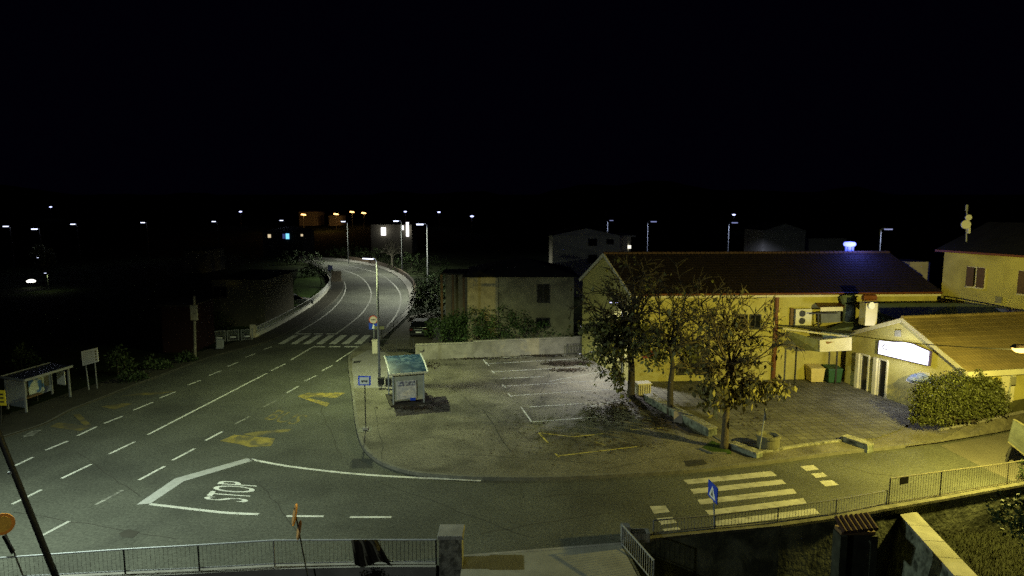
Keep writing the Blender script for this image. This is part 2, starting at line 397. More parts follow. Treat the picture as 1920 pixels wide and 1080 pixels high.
# manholes and patches
mm = MB(); quadpx(mm, [(1283, 864), (1318, 861), (1326, 870), (1288, 875)], SZ+.012); struct('drain_cover', mm, dmetal)
mm = MB(); quadpx(mm, [(664, 677), (678, 676), (675, 680), (661, 681)], SZ+.012); struct('drain_cover', mm, dmetal)
mm = MB(); quadpx(mm, [(672, 802), (697, 799), (697, 808), (670, 811)], SZ+.012); struct('drain_cover', mm, dmetal)
mm = MB(); quadpx(mm, [(712, 1004), (742, 993), (745, 1000), (720, 1009)], -.3) if False else quadpx(mm, [(222, 1000), (240, 992), (262, 997), (250, 1008), (228, 1007)], .006); struct('manhole_cover', mm, patch)
# cracks / repaired seam across the lot
cr = MB(); strip(cr, smooth_line([G(x, y) for x, y in ((905, 772), (925, 800), (940, 828), (958, 852))]), .05, SZ+.005); struct('lot_seam', cr, patch)
# ------------------------------------------------------------------ markings
def line(mb, pts, w, z, sm_=1):
    P = [G(x, y, z) for x, y in pts]
    if sm_ > 1: P = smooth_line(P, sm_)
    strip(mb, P, w, z)
MZ = RZ+.005
mk = MB()
dashes = [((45, 819), (76, 806)), ((85, 844), (127, 827)), ((145, 817), (181, 800)), ((195, 794), (230, 780)), ((250, 769), (287, 754)), ((300, 746), (328, 735)), ((352, 722), (376, 713)), ((392, 704), (415, 695)), ((427, 687), (447, 679)), ((460, 670), (478, 663)), ((495, 655), (510, 650)),
          ((22, 876), (62, 857)), ((23, 945), (78, 918)), ((75, 1006), (130, 977)), ((205, 851), (253, 828)), ((115, 897), (172, 870)), ((277, 815), (500, 700)), ((508, 695), (535, 682)), ((545, 675), (586, 651)),
          ((537, 737), (560, 724)), ((572, 714), (594, 704)), ((604, 695), (623, 685)), ((630, 678), (673, 650)), ((385, 826), (417, 809)), ((323, 863), (365, 841)), ((260, 900), (309, 874)),
          ((537, 967.5), (607, 968)), ((656, 969.5), (734, 969.5))]
for a, b in dashes: line(mk, (a, b), .14, MZ)
for a, b in (((556, 626), (583, 626)), ((588, 626), (605, 626)), ((612, 626), (632, 626)), ((586, 650), (609, 650)), ((617, 650), (638, 650)), ((646, 650), (673, 650))): line(mk, (a, b), .42, MZ)
line(mk, [(281, 945), (340, 952), (420, 961), (485, 964)], .17, MZ, 3)
line(mk, [(470, 861), (540, 874), (650, 887), (750, 894), (840, 898), (902, 901)], .17, MZ, 3)
line(mk, [(553, 626), (600, 598), (630, 573), (645, 552), (648, 537), (643, 526), (633, 518)], .16, MZ, 4)
line(mk, [(631, 625), (660, 604), (683, 582), (696, 556), (690, 534), (672, 517), (640, 505)], .16, MZ, 4)
line(mk, [(722, 616), (742, 592), (751, 568), (749, 548), (735, 530), (712, 514), (675, 503), (630, 494), (580, 487)], .2, MZ, 4)
struct('lane_markings', mk, white_p)
wk = MB()
for a, b in (((494, 763), (517, 751)), ((440, 795), (470, 780)), ((180, 946), (230, 919))): line(wk, (a, b), .14, MZ)
quadpx(wk, [(40, 819), (60, 808), (77, 806), (62, 817)], MZ+.003)
struct('worn_lane_markings', wk, worn_p)
cw = MB()
for (b0, b1), (t0, t1) in (((165, 210), (275, 320)), ((258, 305), (365, 412)), ((350, 400), (455, 500)), ((450, 500), (545, 592)), ((545, 600), (635, 685)), ((640, 695), (725, 772)), ((735, 790), (815, 862))):
    quadpx(cw, [(480+b0/4, 645.2), (480+b1/4, 645), (480+t1/4, 628.3), (480+t0/4, 628.5)], MZ)
struct('far_crosswalk', cw, white_p)
cw = MB()
for q in ([(1281, 900), (1290, 908), (1457, 892), (1446, 883)], [(1294, 917), (1301, 926), (1474, 907), (1466, 899)], [(1307, 937), (1314, 946), (1494, 925), (1487, 916)], [(1322, 957), (1330, 966), (1514, 945), (1506, 934)], [(1337, 977), (1345, 987), (1537, 963), (1527, 953)],
          [(1218, 949), (1248, 948), (1256, 960), (1226, 963)], [(1231, 972), (1261, 969), (1269, 980), (1240, 984)], [(1242, 992), (1272, 988), (1280, 997), (1250, 1001)],
          [(1500, 874), (1525, 872), (1536, 880), (1512, 883)], [(1521, 888), (1543, 886), (1552, 893), (1530, 896)], [(1536, 902), (1560, 900), (1573, 909), (1548, 912)]):
    quadpx(cw, q, MZ)
struct('near_crosswalk', cw, mat('road_paint_crossing', (.4, .39, .33), .7, .2, 1.6, stain=((.17, .16, .12), 2.4, .5, .72, .7)))
st = MB(); quadpx(st, [(256, 946), (328, 897), (345, 902), (282, 944)], MZ); quadpx(st, [(328, 897), (463, 859), (478, 862.5), (345, 902)], MZ)
struct('stop_line', st, mat('road_paint_stopline', (.38, .38, .36), .7, .15, 3, stain=((.2, .2, .18), 3, .5, .7, .6)))
st = MB(); text_quad(st, 'STOP', G(463, 942, MZ), G(486, 906, MZ), G(412, 901, MZ), G(380, 936, MZ)); 
struct('stop_lettering', st, white_p)
yk = MB()
c6 = lambda l: [(480+x/4, 600+y/4) for x, y in l]
quadpx(yk, c6([(308, 572), (385, 546), (672, 545), (605, 582), (370, 578)]), MZ); quadpx(yk, c6([(308, 573), (372, 578), (552, 622), (530, 650)]), MZ+.003)
quadpx(yk, [(412, 827), (440, 815), (516, 822), (508, 836), (468, 838), (445, 832)], MZ)
struct('yellow_bus_markings', yk, yellow_p)
yk = MB()
quadpx(yk, [(455, 814), (480, 809), (548, 804), (540, 809), (500, 814), (478, 818)], MZ)
text_quad(yk, 'BUS', G(495, 786, MZ), G(550, 797, MZ), G(580, 779, MZ), G(522, 768, MZ))
quadpx(yk, [(92, 800), (110, 792), (172, 800), (150, 808)], MZ); quadpx(yk, [(136, 777), (150, 776), (172, 798), (158, 798)], MZ+.003)
quadpx(yk, [(225, 743), (262, 737), (330, 733), (300, 739)], MZ); quadpx(yk, [(188, 762), (215, 768), (248, 757), (232, 756)], MZ)
struct('worn_yellow_markings', yk, yellow_w)
pk = MB(); Z1 = SZ+.005
for a in ([(914, 682), (1090, 672)], [(912, 679), (917, 686)], [(925, 697), (1120, 686)], [(922, 695), (928, 700)], [(1030, 715), (1135, 695)], [(945, 724), (1165, 711)], [(942, 721), (948, 727)], [(1120, 721), (1165, 714)], [(957, 742), (1172, 728)], [(953, 738), (959, 744)], [(992, 763), (1100, 756)], [(1105, 762), (1170, 748)], [(938, 710), (1020, 706)], [(912, 683), (905, 672)], [(905, 672), (1060, 666)], [(977, 763), (997, 791)], [(997, 791), (1128, 781)]):
    line(pk, a, .09, Z1)
struct('parking_bay_lines', pk, thin_p)
pk = MB()
for a in ([(1010, 811), (1028, 831)], [(1010, 811), (1075, 819)], [(1075, 819), (1132, 813)], [(1044, 855), (1205, 836)], [(1041, 850), (1048, 857)], [(1115, 828), (1135, 835)], [(1180, 806), (1262, 801)]):
    line(pk, a, .1, Z1)
struct('yellow_bay_lines', pk, mat('bay_paint_yellow', (.5, .42, .1), .7, .25, 2.0, stain=((.14, .13, .08), 1.8, .48, .68, .8)))
# ================================================================== FOLIAGE helpers
def leafs(mb, c, n, r, size, rnd, flat=False, hang=0.0, shape=None):
    for _ in range(n):
        while True:
            q = Vector((rnd.uniform(-1, 1), rnd.uniform(-1, 1), rnd.uniform(-1, 1)))
            if q.length < 1: break
        p = Vector(c)+Vector((q.x*r[0], q.y*r[1], q.z*r[2]))
        leaf(mb, p, size*rnd.uniform(.6, 1.3), rnd, hang)
def leaf(mb, p, s, rnd, hang=0.0):
    a = Vector((rnd.gauss(0, 1), rnd.gauss(0, 1), rnd.gauss(0, 1)-hang*2)).normalized()
    b = a.cross(Vector((rnd.gauss(0, 1), rnd.gauss(0, 1), rnd.gauss(0, 1)))).normalized()
    mb.face([p, p+a*s*.5+b*s*.28, p+a*s, p+a*s*.5-b*s*.28])
def bush(name, label, cat, base, blobs, n, size, m, seed, group=None, stems=True):
    """blobs: (dx,dy,dz,rx,ry,rz) in metres from base"""
    rnd = random.Random(seed); t = thing(name, label, cat, base, group); f = MB(); s = MB()
    tot = sum(b[3]*b[4]+b[3]*b[5] for b in blobs)
    for b in blobs:
        k = int(n*(b[3]*b[4]+b[3]*b[5])/tot)
        # clumps near the surface of the blob
        nc = max(6, k//14)
        for _ in range(nc):
            d = Vector((rnd.gauss(0, 1), rnd.gauss(0, 1), rnd.gauss(0, 1))).normalized()*rnd.uniform(.55, 1.08)
            c = Vector(base)+Vector((b[0]+d.x*b[3], b[1]+d.y*b[4], max(.1, b[2]+d.z*b[5])))
            leafs(f, c, max(2, k//nc), (size*1.6,)*3, size, rnd)
        s.tube([Vector(base)+Vector((b[0]*.5, b[1]*.5, 0)), Vector(base)+Vector((b[0], b[1], b[2]))], [.05, .02], 5)
    s.build('stem', barkd, t); f.build('foliage', m, t); return t
def tree(name, label, base, path, limbs, leafspec, m_leaf, m_bark, seed, group=None, r0=.2, twigs=5, sub=3, leafsz=.22, hang=.4, lz=None):
    """path: trunk points; limbs: end points of main limbs"""
    rnd = random.Random(seed); t = thing(name, label, 'tree', base, group); tr = MB(); lf = MB()
    path = smooth_line(path, 4); k = len(path)
    tr.tube(path, [r0*(1.25-.65*i/(k-1)) if i else r0*1.5 for i in range(k)], 9)
    for j, e in enumerate(limbs):
        e = Vector(e); s0 = path[-1] if j % 3 else path[int(k*.8)]
        mid = s0.lerp(e, .45)+Vector((rnd.uniform(-.3, .3), rnd.uniform(-.3, .3), rnd.uniform(-.1, .35)))
        q = smooth_line([s0, mid, e], 5); L = (e-s0).length
        tr.tube(q, [r0*.5*(1-.82*i/(len(q)-1)) for i in range(len(q))], 6)
        for a in range(twigs):
            p = q[rnd.randint(3, len(q)-1)]
            d = ((e-s0).normalized()*.8+Vector((rnd.gauss(0, .8), rnd.gauss(0, .8), rnd.gauss(.1, .6)))).normalized()
            ln = L*rnd.uniform(.25, .5); e2 = p+d*ln; m2 = p.lerp(e2, .5)+Vector((rnd.uniform(-.1, .1), rnd.uniform(-.1, .1), rnd.uniform(0, .2)))
            tr.tube([p, m2, e2], [r0*.17, r0*.13, r0*.09], 5)
            for b in range(sub):
                p3 = m2.lerp(e2, rnd.random()); d3 = (d+Vector((rnd.gauss(0, .9), rnd.gauss(0, .9), rnd.gauss(0, .7)))).normalized()
                l3 = ln*rnd.uniform(.3, .6); e3 = p3+d3*l3
                tr.tube([p3, p3.lerp(e3, .5)+Vector((0, 0, .05)), e3], [r0*.11, r0*.09, r0*.06], 4)
                for _ in range(leafspec(e3, rnd)):
                    pp = p3.lerp(e3, rnd.uniform(.3, 1.1))+Vector((rnd.gauss(0, .14), rnd.gauss(0, .14), rnd.gauss(-.08, .14)))
                    leaf(lf, pp, leafsz*rnd.uniform(.6, 1.3), rnd, hang)
    tr.build('trunk', m_bark, t, smooth=True); lf.build('crown', m_leaf, t); return t

# ================================================================== BUILDINGS
def rot2(A, B, s):  # unit vectors along a facade and outward
    d = Vector((B[0]-A[0], B[1]-A[1], 0)).normalized(); n = Vector((d.y, -d.x, 0))*s; return d, n
def corrug(mb, A, B, C, D, pitch=.24, amp=.035, rows=16):
    """rolled tiles on slope: A-B eave line, D-C ridge line"""
    A, B, C, D = map(Vector, (A, B, C, D)); nrm = (B-A).cross(D-A).normalized()
    if nrm.z < 0: nrm = -nrm
    L = (B-A).length; nw = max(8, int(L/pitch)); per = 4; base = len(mb.v); W = nw*per
    for r in range(rows):
        for e in (0, 1):
            t = (r+e)/rows; off = .02 if e == 0 else 0.0
            for i in range(W+1):
                u = i/W; p = A.lerp(B, u).lerp(D.lerp(C, u), t)
                mb.v.append(p+nrm*(off+amp*abs(sin(pi*i/per))+.01))
    for r in range(rows*2-1):
        for i in range(W):
            o = base+r*(W+1)+i; mb.f.append((o, o+1, o+W+2, o+W+1))
def window(parent, A, B, px, depth=.06, fm=None, shutters=False, gm_=None, out=1):
    """px: (x0,y0,x1,y1) on the plane A-B; frame + recessed dark pane"""
    x0, y0, x1, y1 = px; q = [PL(x0, y1, A, B), PL(x1, y1, A, B), PL(x1, y0, A, B), PL(x0, y0, A, B)]
    zb = (q[0].z+q[1].z)/2; zt = (q[2].z+q[3].z)/2
    q = [Vector((q[0].x, q[0].y, zb)), Vector((q[1].x, q[1].y, zb)), Vector((q[1].x, q[1].y, zt)), Vector((q[0].x, q[0].y, zt))]
    d, n = rot2(q[0], q[1], 1)
    if n.dot(Vector((0, 0, 0))-q[0]) < 0: n = -n
    w = MB(); t = .07
    for a, b in ((0, 1), (1, 2), (2, 3), (3, 0)):
        w.beam(q[a]+n*.03, q[b]+n*.03, t, t, up=n)
    m = (q[0]+q[1])/2; m2 = (q[2]+q[3])/2; w.beam(m+n*.02, m2+n*.02, .05, .04, up=n)
    fr = w.build('window', fm or trim, parent)
    g = MB(); g.panel([p+n*.004 for p in q], .012, n); g.build('pane', gm_ or glassd, fr)
    s = MB(); s.beam(q[0]+n*.08-Vector((0, 0, .06)), q[1]+n*.08-Vector((0, 0, .06)), .16, .05); s.build('sill', fm or trim, fr)
    return fr, q, n
# ---- long tiled building
A = G(1180, 717, SZ); ang = radians(3.0); du = Vector((cos(ang), sin(ang), 0)); dn = (G(1091, 664, SZ)-A).normalized()
LEN = PL(1757, 560, A, A+du).x; LEN = (LEN-A.x)/du.x
Wd = (G(1091, 664, SZ)-A).length; EZ, RZd = 6.28, 8.52
B_ = A+du*LEN; C_ = B_+dn*Wd; D_ = A+dn*Wd
lb = thing('long_house', 'long yellow plastered house with a brown tiled gable roof behind three trees', 'building', A)
w = MB(); q = [A, B_, C_, D_]; z0 = 0
def zp(p, z): return Vector((p.x, p.y, z))
M0, M1 = A.lerp(D_, .5), B_.lerp(C_, .5)
w.face([zp(A, 0), zp(B_, 0), zp(B_, EZ), zp(A, EZ)]); w.face([zp(B_, 0), zp(C_, 0), zp(C_, EZ), zp(M1, RZd-.08), zp(B_, EZ)])
w.face([zp(C_, 0), zp(D_, 0), zp(D_, EZ), zp(C_, EZ)]); w.face([zp(D_, 0), zp(A, 0), zp(A, EZ), zp(M0, RZd-.08), zp(D_, EZ)])
w.build('wall', plaster_y, lb)
ov = .3; sl_ = (RZd-EZ)/(Wd/2)
e1, e2 = zp(A-dn*ov-du*.15, EZ-ov*sl_+.05), zp(B_-dn*ov+du*.15, EZ-ov*sl_+.05)
r1, r2 = zp(M0-du*.15, RZd+.05), zp(M1+du*.15, RZd+.05)
e3, e4 = zp(D_+dn*ov-du*.15, EZ-ov*sl_+.05), zp(C_+dn*ov+du*.15, EZ-ov*sl_+.05)
rf = MB(); corrug(rf, e1, e2, r2, r1); corrug(rf, e4, e3, r1, r2, rows=8)
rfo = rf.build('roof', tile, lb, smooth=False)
rc = MB(); k = 60
for i in range(k):
    a = r1.lerp(r2, i/k); b = r1.lerp(r2, (i+.93)/k); rc.tube([a+Vector((0, 0, .0)), b], [.15, .125], 8)
rc.build('ridge_tiles', mat('ridge_tile', (.07, .04, .025), .85, .3, 2), rfo)
vt = MB(); vt.beam(e1-Vector((0, 0, .06)), r1-Vector((0, 0, .06)), .09, .2); vt.beam(e3-Vector((0, 0, .06)), r1-Vector((0, 0, .06)), .09, .2); vt.build('bargeboard', trim, lb)
ev = MB(); ev.prism([xy(A-dn*.28), xy(B_-dn*.28), xy(B_-dn*.02), xy(A-dn*.02)], EZ-.34, EZ-.2); ev.build('cornice', trim, lb)
gt = MB(); gt.tube([zp(A-dn*.36, EZ-.1), zp(B_-dn*.36, EZ-.1)], .07, 8); gt.build('gutter', brownd, lb)
for x, y in ((1421, 512), (1380, 487), (1588, 500)):
    c = PL(x, y, A+dn*2, A+dn*2+du); h = (c-A).dot(dn); a_ = (c-A).dot(du)
    # solve on the slope
    best = None
    for s_ in range(1, 40):
        tt = s_/40*Wd/2; pz = EZ+tt*sl_; d = ray(x, y); t_ = (pz-H)/d.z; p = d*t_; e = abs((p+Vector((0, 0, H))-A).dot(dn)-tt)
        if best is None or e < best[0]: best = (e, Vector((p.x, p.y, pz)))
    p = best[1]; v_ = MB(); v_.box(p+Vector((0, 0, .1)), (.6, .45, .14), ang); v_.build('roof_vent', acw, lb)
for x0, y0, x1, y1 in ((1374, 590, 1400, 615), (1405, 590, 1425, 615), (1268, 684, 1286, 700)):
    window(lb, A, B_, (x0, y0, x1, y1), fm=dmetal)
dr, q, n_ = window(lb, A, B_, (1293, 640, 1328, 700), fm=dmetal)
dp = MB(); c = PL(1455, 560, A, B_); cb = c.copy(); off = -dn*.12
dp.tube([zp(c+off, EZ-.15), zp(c+off, SZ)], .14, 10); dp.build('downpipe', brownd, lb)
for x in (1210, 1300): pass
cab = MB(); pts = [PL(x, y, A, B_)-dn*.06 for x, y in ((1320, 556), (1400, 559), (1455, 556), (1560, 553), (1700, 552))]
cab.tube(smooth_line(pts, 4), .025, 5); cab.build('facade_cable', blackpl, lb)
# red graffiti panel on the wall behind trees
pn = MB(); qq = [PL(1204, 672, A, B_), PL(1232, 670, A, B_), PL(1232, 656, A, B_), PL(1204, 658, A, B_)]; pn.panel([p-dn*.03 for p in qq], .02, -dn)
pn.build('wall_panel', mat('panel_faded_red', (.22, .05, .03), .8, .4, 5), lb)
# air conditioner
def facade_box(name, mtl, A_, d_, px, dep, parent=None, gap=.01, bevel=0.0):
    x0, y0, x1, y1 = px; P_ = A_+d_; a = PL(x0, y1, A_, P_); b = PL(x1, y1, A_, P_); zt = PL((x0+x1)/2, y0, A_, P_).z; zb = PL((x0+x1)/2, y1, A_, P_).z
    n = Vector((d_.y, -d_.x, 0)); n = n if n.dot(-Vector((a.x, a.y, 0))) > 0 else -n
    m = MB(); m.prism([xy(a+n*gap), xy(b+n*gap), xy(b+n*(gap+dep)), xy(a+n*(gap+dep))], zb, zt)
    return m, a, b, zb, zt, n
m, a, b, zb, zt, n = facade_box('', None, A, du, (1486, 578, 1516, 608), .38)
ac = thing('air_conditioner', 'white twin fan air conditioner hung on the yellow wall right of the downpipe', 'air conditioner', a)
m.build('housing', acw, ac, bevel=.02)
for i in (0, 1):
    c = a.lerp(b, .4)+n*.4; c.z = zb+(zt-zb)*(.27+.46*i)
    g = MB(); g.disc(c, n, (zt-zb)*.2, .03, 20); g.build('fan_grille', dmetal, ac)
pn_, a, b, zb, zt, n = facade_box('', None, A, du, (1479, 577, 1484, 609), .2)
tag(pn_.build('shutter_panel', wood), 'narrow brown panel beside the air conditioner', 'panel')
# dark flue
fl = thing('flue', 'dark bent flue pipe rising to the eaves above the small porch roof', 'flue', PL(1577, 590, A, B_))
m = MB(); p0 = PL(1577, 600, A, B_)-dn*.7; p1 = PL(1577, 566, A, B_)-dn*.7; m.tube([p0, p1], .38, 12); m.build('pipe', roofg, fl)
m = MB(); m.tube([p1, PL(1578, 553, A, B_)-dn*.5], [.42, .5], 12); m.build('cowl', roofg, fl)
# small porch roof with balcony at 1530-1590
pr = thing('porch', 'small tiled porch roof on brackets under the flue', 'porch', PL(1535, 625, A, B_))
def PQ(x, y, off): p = PL(x, y, A-dn*off, B_-dn*off); return p
m = MB(); m.hexa([PQ(1530, 571, .1), PQ(1590, 571, .1), PQ(1580, 579, 1.3), PQ(1538, 579, 1.3)], [p+Vector((0, 0, .12)) for p in (PQ(1530, 571, .1), PQ(1590, 571, .1), PQ(1580, 579, 1.3), PQ(1538, 579, 1.3))]); m.build('roof', brownd, pr)
m = MB(); m.beam(PQ(1538, 580, 1.32), PQ(1580, 579, 1.32), .06, .28); m.build('fascia', trim, pr)
m = MB(); m.beam(PQ(1517, 588, .8), PQ(1570, 587, .8), .06, .08); m.beam(PQ(1534, 588, .8), PQ(1534, 612, .8), .07, .07); m.beam(PQ(1534, 612, .8), PQ(1545, 600, .1), .06, .06); m.build('bracket', dmetal, pr)
m = MB(); m.beam(PQ(1536, 595, .5), PQ(1572, 593, .5), .5, .7); m.build('cabinet', corr, pr)
# canopy (corrugated lean-to) in front: dark roof + pale fascia sign box
cp = thing('canopy', 'dark corrugated lean to canopy between the long house and the shop', 'canopy', G(1560, 700, SZ))
c1, c2 = V(1468, 613, 43), V(1520, 607, 47); c3, c4 = V(1640, 612, 45.5), V(1592, 628, 41.5)
m = MB(); corrug(m, c1, c4, c3, c2, .3, .03, 3); m.build('roof', corr, cp)
m = MB(); m.beam(c1-Vector((0, 0, .1)), c4-Vector((0, 0, .12)), .06, .12); m.build('edge_rail', trim, cp)
cu_, cv_ = V(1478, 627, 42.8), V(1540, 640, 41.8)
m = MB(); m.panel([V(1500, 655, 42.6), V(1537, 660, 41.5), V(1537, 638, 41.5), V(1468, 618, 43)], .06, (0, 1, 0)); m.build('side_board', mat('board_olive', (.16, .17, .12), .8), cp)
for x, Y in ((1494, 43.2), (1571, 43.5)):
    p = V(x, 640, Y); m = MB(); m.tube([zp(p, SZ), p], .06, 8); m.build('post', dmetal, cp)
fb = MB(); a, b, c, d = V(1537, 660, 41.4), V(1597, 657, 40.8), V(1597, 632, 40.8), V(1537, 638, 41.4)
fb.panel([a, b, c, d], .25, (0, 1, 0)); fo = fb.build('fascia_board', trim); tag(fo, 'pale blank fascia board hanging at the canopy edge beside the shop', 'fascia board')
m = MB(); m.panel([V(1549, 644, 41.3)-Vector((0, .02, 0)), V(1562, 649, 41.2)-Vector((0, .02, 0)), V(1570, 641, 41.1)-Vector((0, .02, 0)), V(1548, 640, 41.3)-Vector((0, .02, 0))], .01, (0, -1, 0)); m.build('mark', brownback, fo)
# green flat roof annex behind shop
an = thing('annex', 'low annex with a dark green sheet roof between shop and long house', 'building', V(1660, 640, 43))
def onz(x, y, z): return G(x, y, z)
fr_ = [onz(1612, 585, 4.6), onz(1702, 607, 4.6), onz(1800, 604, 4.6), onz(1925, 601, 4.6)]; re_ = [onz(1612, 570, 5.6), onz(1690, 568, 5.6), onz(1790, 568, 5.6), onz(1935, 580, 5.4)]
m = MB()
for i in range(3):
    q = [fr_[i], fr_[i+1], re_[i+1], re_[i]]; m.hexa([p-Vector((0, 0, .15)) for p in q], q)
m.build('roof', roofg, an)
m = MB(); m.prism([xy(p) for p in [onz(1618, 585, 4.5), onz(1702, 612, 4.5), onz(1920, 606, 4.5), onz(1930, 582, 4.5), onz(1785, 571, 4.5), onz(1618, 574, 4.5)]], 0, 4.55); m.build('wall', plaster_g, an)
m = MB(); m.hexa([onz(1545, 640, 3.2), onz(1598, 634, 3.2), onz(1640, 612, 3.6), onz(1612, 600, 3.9)], [onz(1540, 622, 3.9), onz(1600, 628, 3.6), onz(1640, 606, 4.2), onz(1612, 590, 4.4)]); m.build('lower_roof', roofg, an)
# chimney
cy = PL(1627, 600, A-dn*3.5, B_-dn*3.5); zt = PL(1627, 567, A-dn*3.5, B_-dn*3.5).z
ch = thing('chimney', 'plastered chimney with tiled cap and white pipe by the green annex roof', 'chimney', zp(cy, 4.5))
m = MB(); m.box((cy.x, cy.y, (4.6+zt)/2), (.75, .7, zt-4.6), ang); m.build('stack', plaster_w, ch)
m = MB(); m.box((cy.x, cy.y, zt+.18), (.7, .6, .05), ang); m.tube([(cy.x-.4, cy.y, zt+.3), (cy.x+.4, cy.y, zt+.3)], .2, 8); m.build('cap', brownd, ch)
m = MB(); p = V(1634, 573, cy.y-.5); m.disc(p, (.2, -1, .1), .22, .1); m.build('vent_pipe', whitepl, ch)
# ---- shop
S0 = G(1583, 718, SZ); S1 = G(1710, 766, SZ); sd = (S1-S0); sd.z = 0; sd.normalize(); sn = Vector((-sd.y, sd.x, 0)); sn = sn if sn.x > 0 else -sn
SEZ = 3.45; pR = PL(1814, 690, S0, S1); SLEN = (pR-S0).dot(sd); S1 = S0+sd*SLEN; S1.z = SZ; SEZ = pR.z
Ppk = PL(1701, 597, S0, S1); LP = (Ppk-S0).dot(sd); Mp = S0+sd*LP; PZ = Ppk.z; SEL = PL(1597, 629, S0, S1).z; SD = 11
shop = thing('shop', 'yellow single storey shop with lit white sign and orange tiled roof', 'building', S0)
m = MB(); E0, E1, EM = S0+sn*SD, S1+sn*SD, Mp+sn*SD
m.face([zp(S0, 0), zp(S1, 0), zp(S1, SEZ), zp(Mp, PZ-.06), zp(S0, SEL)]); m.face([zp(S1, 0), zp(E1, 0), zp(E1, SEZ), zp(S1, SEZ)]); m.face([zp(S0, 0), zp(E0, 0), zp(E0, SEL), zp(S0, SEL)]); m.face([zp(E0, 0), zp(E1, 0), zp(E1, SEZ), zp(EM, PZ-.06), zp(E0, SEL)])
m.build('wall', plaster_y, shop)
ovh = .35; k1 = (PZ-SEZ)/((S1-Mp).length); k0 = (PZ-SEL)/((Mp-S0).length)
a = zp(S1+sd*ovh-sn*.35, SEZ-ovh*k1+.05); b = zp(E1+sd*ovh, SEZ-ovh*k1+.05); c = zp(EM, PZ+.05); d = zp(Mp-sn*.35, PZ+.05); e = zp(S0-sd*ovh-sn*.35, SEL-ovh*k0+.05); f_ = zp(E0-sd*ovh, SEL-ovh*k0+.05)
m = MB(); corrug(m, a, b, c, d, .22, .01, 12); corrug(m, f_, e, d, c, .22, .01, 8); ro = m.build('roof', tiley, shop)
m = MB()
for i in range(30):
    p, q_ = d.lerp(c, i/30), d.lerp(c, (i+.93)/30); m.tube([p, q_], [.13, .11], 8)
m.build('ridge_tiles', tiley, ro)
dz = Vector((0, 0, .08))
m = MB(); m.beam(a-dz*1.6, d-dz*1.6, .05, .22); m.beam(e-dz*1.6, d-dz*1.6, .05, .22); m.build('bargeboard', trim, shop)
m = MB(); m.beam(a+sn*.36-dz*3+sn*.1, d+sn*.36-dz*3.5, .07, .1); m.build('verge_trim', brownd, shop)
m = MB(); m.beam(a-dz*1.8, b-dz*1.8, .1, .3); m.build('eave_fascia', trim, shop)
n = -sn
def shop_q(px): return [PL(x, y, S0, S1) for x, y in px]
for i, (x0, y0, x1, y1, yb) in enumerate(((1614, 664, 1630, 668, 727), (1647, 672, 1664, 677, 741))):
    q = shop_q([(x0-1, yb), (x1-3, yb+4), (x1+2, y1), (x0+3, y0)]); q = [zp(q[0], SZ+.02), zp(q[1], SZ+.02), zp(q[1], (q[2].z+q[3].z)/2), zp(q[0], (q[2].z+q[3].z)/2)]
    m = MB(); m.beam(q[0]+n*.04, q[3]+n*.04, .35 if False else .1, .1, up=n); m.beam(q[1]+n*.04, q[2]+n*.04, .1, .1, up=n); m.beam(q[2]+n*.04, q[3]+n*.04, .1, .1, up=n)
    do = m.build('door', trim, shop); m = MB(); m.panel([p+n*.01 for p in q], .02, n); m.build('glazing', glassd, do)
    m = MB(); dirv = (q[0]-q[1]).normalized(); o = q[0]+dirv*.06; m.hexa([o+n*.02, o+dirv*.28+n*.02, o+dirv*.28+n*.22, o+n*.22], [p+Vector((0, 0, q[3].z-SZ)) for p in (o+n*.02, o+dirv*.28+n*.02, o+dirv*.28+n*.22, o+n*.22)]); m.build('open_shutter', trim, do)
q = shop_q([(1679, 631), (1690, 631), (1690, 619), (1679, 619)]); m = MB(); m.panel([p+n*.01 for p in q], .04, n); m.build('vent', plaster_g, shop)
q = shop_q([(1724, 713), (1745, 716), (1745, 700), (1724, 696)]); m = MB(); m.panel([p+n*.01 for p in q], .04, n); m.build('window', trim, shop)
# right side facade detail
q0 = S1+sn*1.6; 
for o1, o2 in ((2.2, 3.1), (4.2, 6.6)):
    pa, pb = S1+sn*o1, S1+sn*o2; m = MB(); m.panel([zp(pa, .9)+sd*.02, zp(pb, 1.3)+sd*.02, zp(pb, 3.0)+sd*.02, zp(pa, 3.0)+sd*.02], .03, sd); m.build('side_door', trim, shop)
q = shop_q([(1650, 663), (1747, 686), (1750, 659), (1731, 651), (1718, 645), (1700, 641), (1680, 641), (1652, 638)])
sg = thing('lit_sign', 'glowing white shop sign with arched top on the gable wall', 'sign', q[0])
m = MB(); m.panel([p+n*.05 for p in q], .14, n); m.build('sign_box', mat('sign_box_purple', (.08, .06, .2), .5, .1, 3), sg)
cq = sum(q, Vector())/len(q); signmat = mat('sign_face_lit', (.8, .8, .9), .5, 0, 3, emit=(.86, .84, 1.0), es=3.2)
m = MB(); m.panel([cq+(p-cq)*.955+n*.195 for p in q], .01, n); m.build('sign_face', signmat, sg)
t_ = [PL(x, y, S0, S1)+n*.21 for x, y in ((1670, 647.5), (1664, 646), (1660, 650), (1663, 654), (1669, 655))]
m = MB()
for i in (0, 1, 2, 3): m.beam(t_[i], t_[i+1], .07, .02, up=n)
m.build('sign_mark', textm, sg)
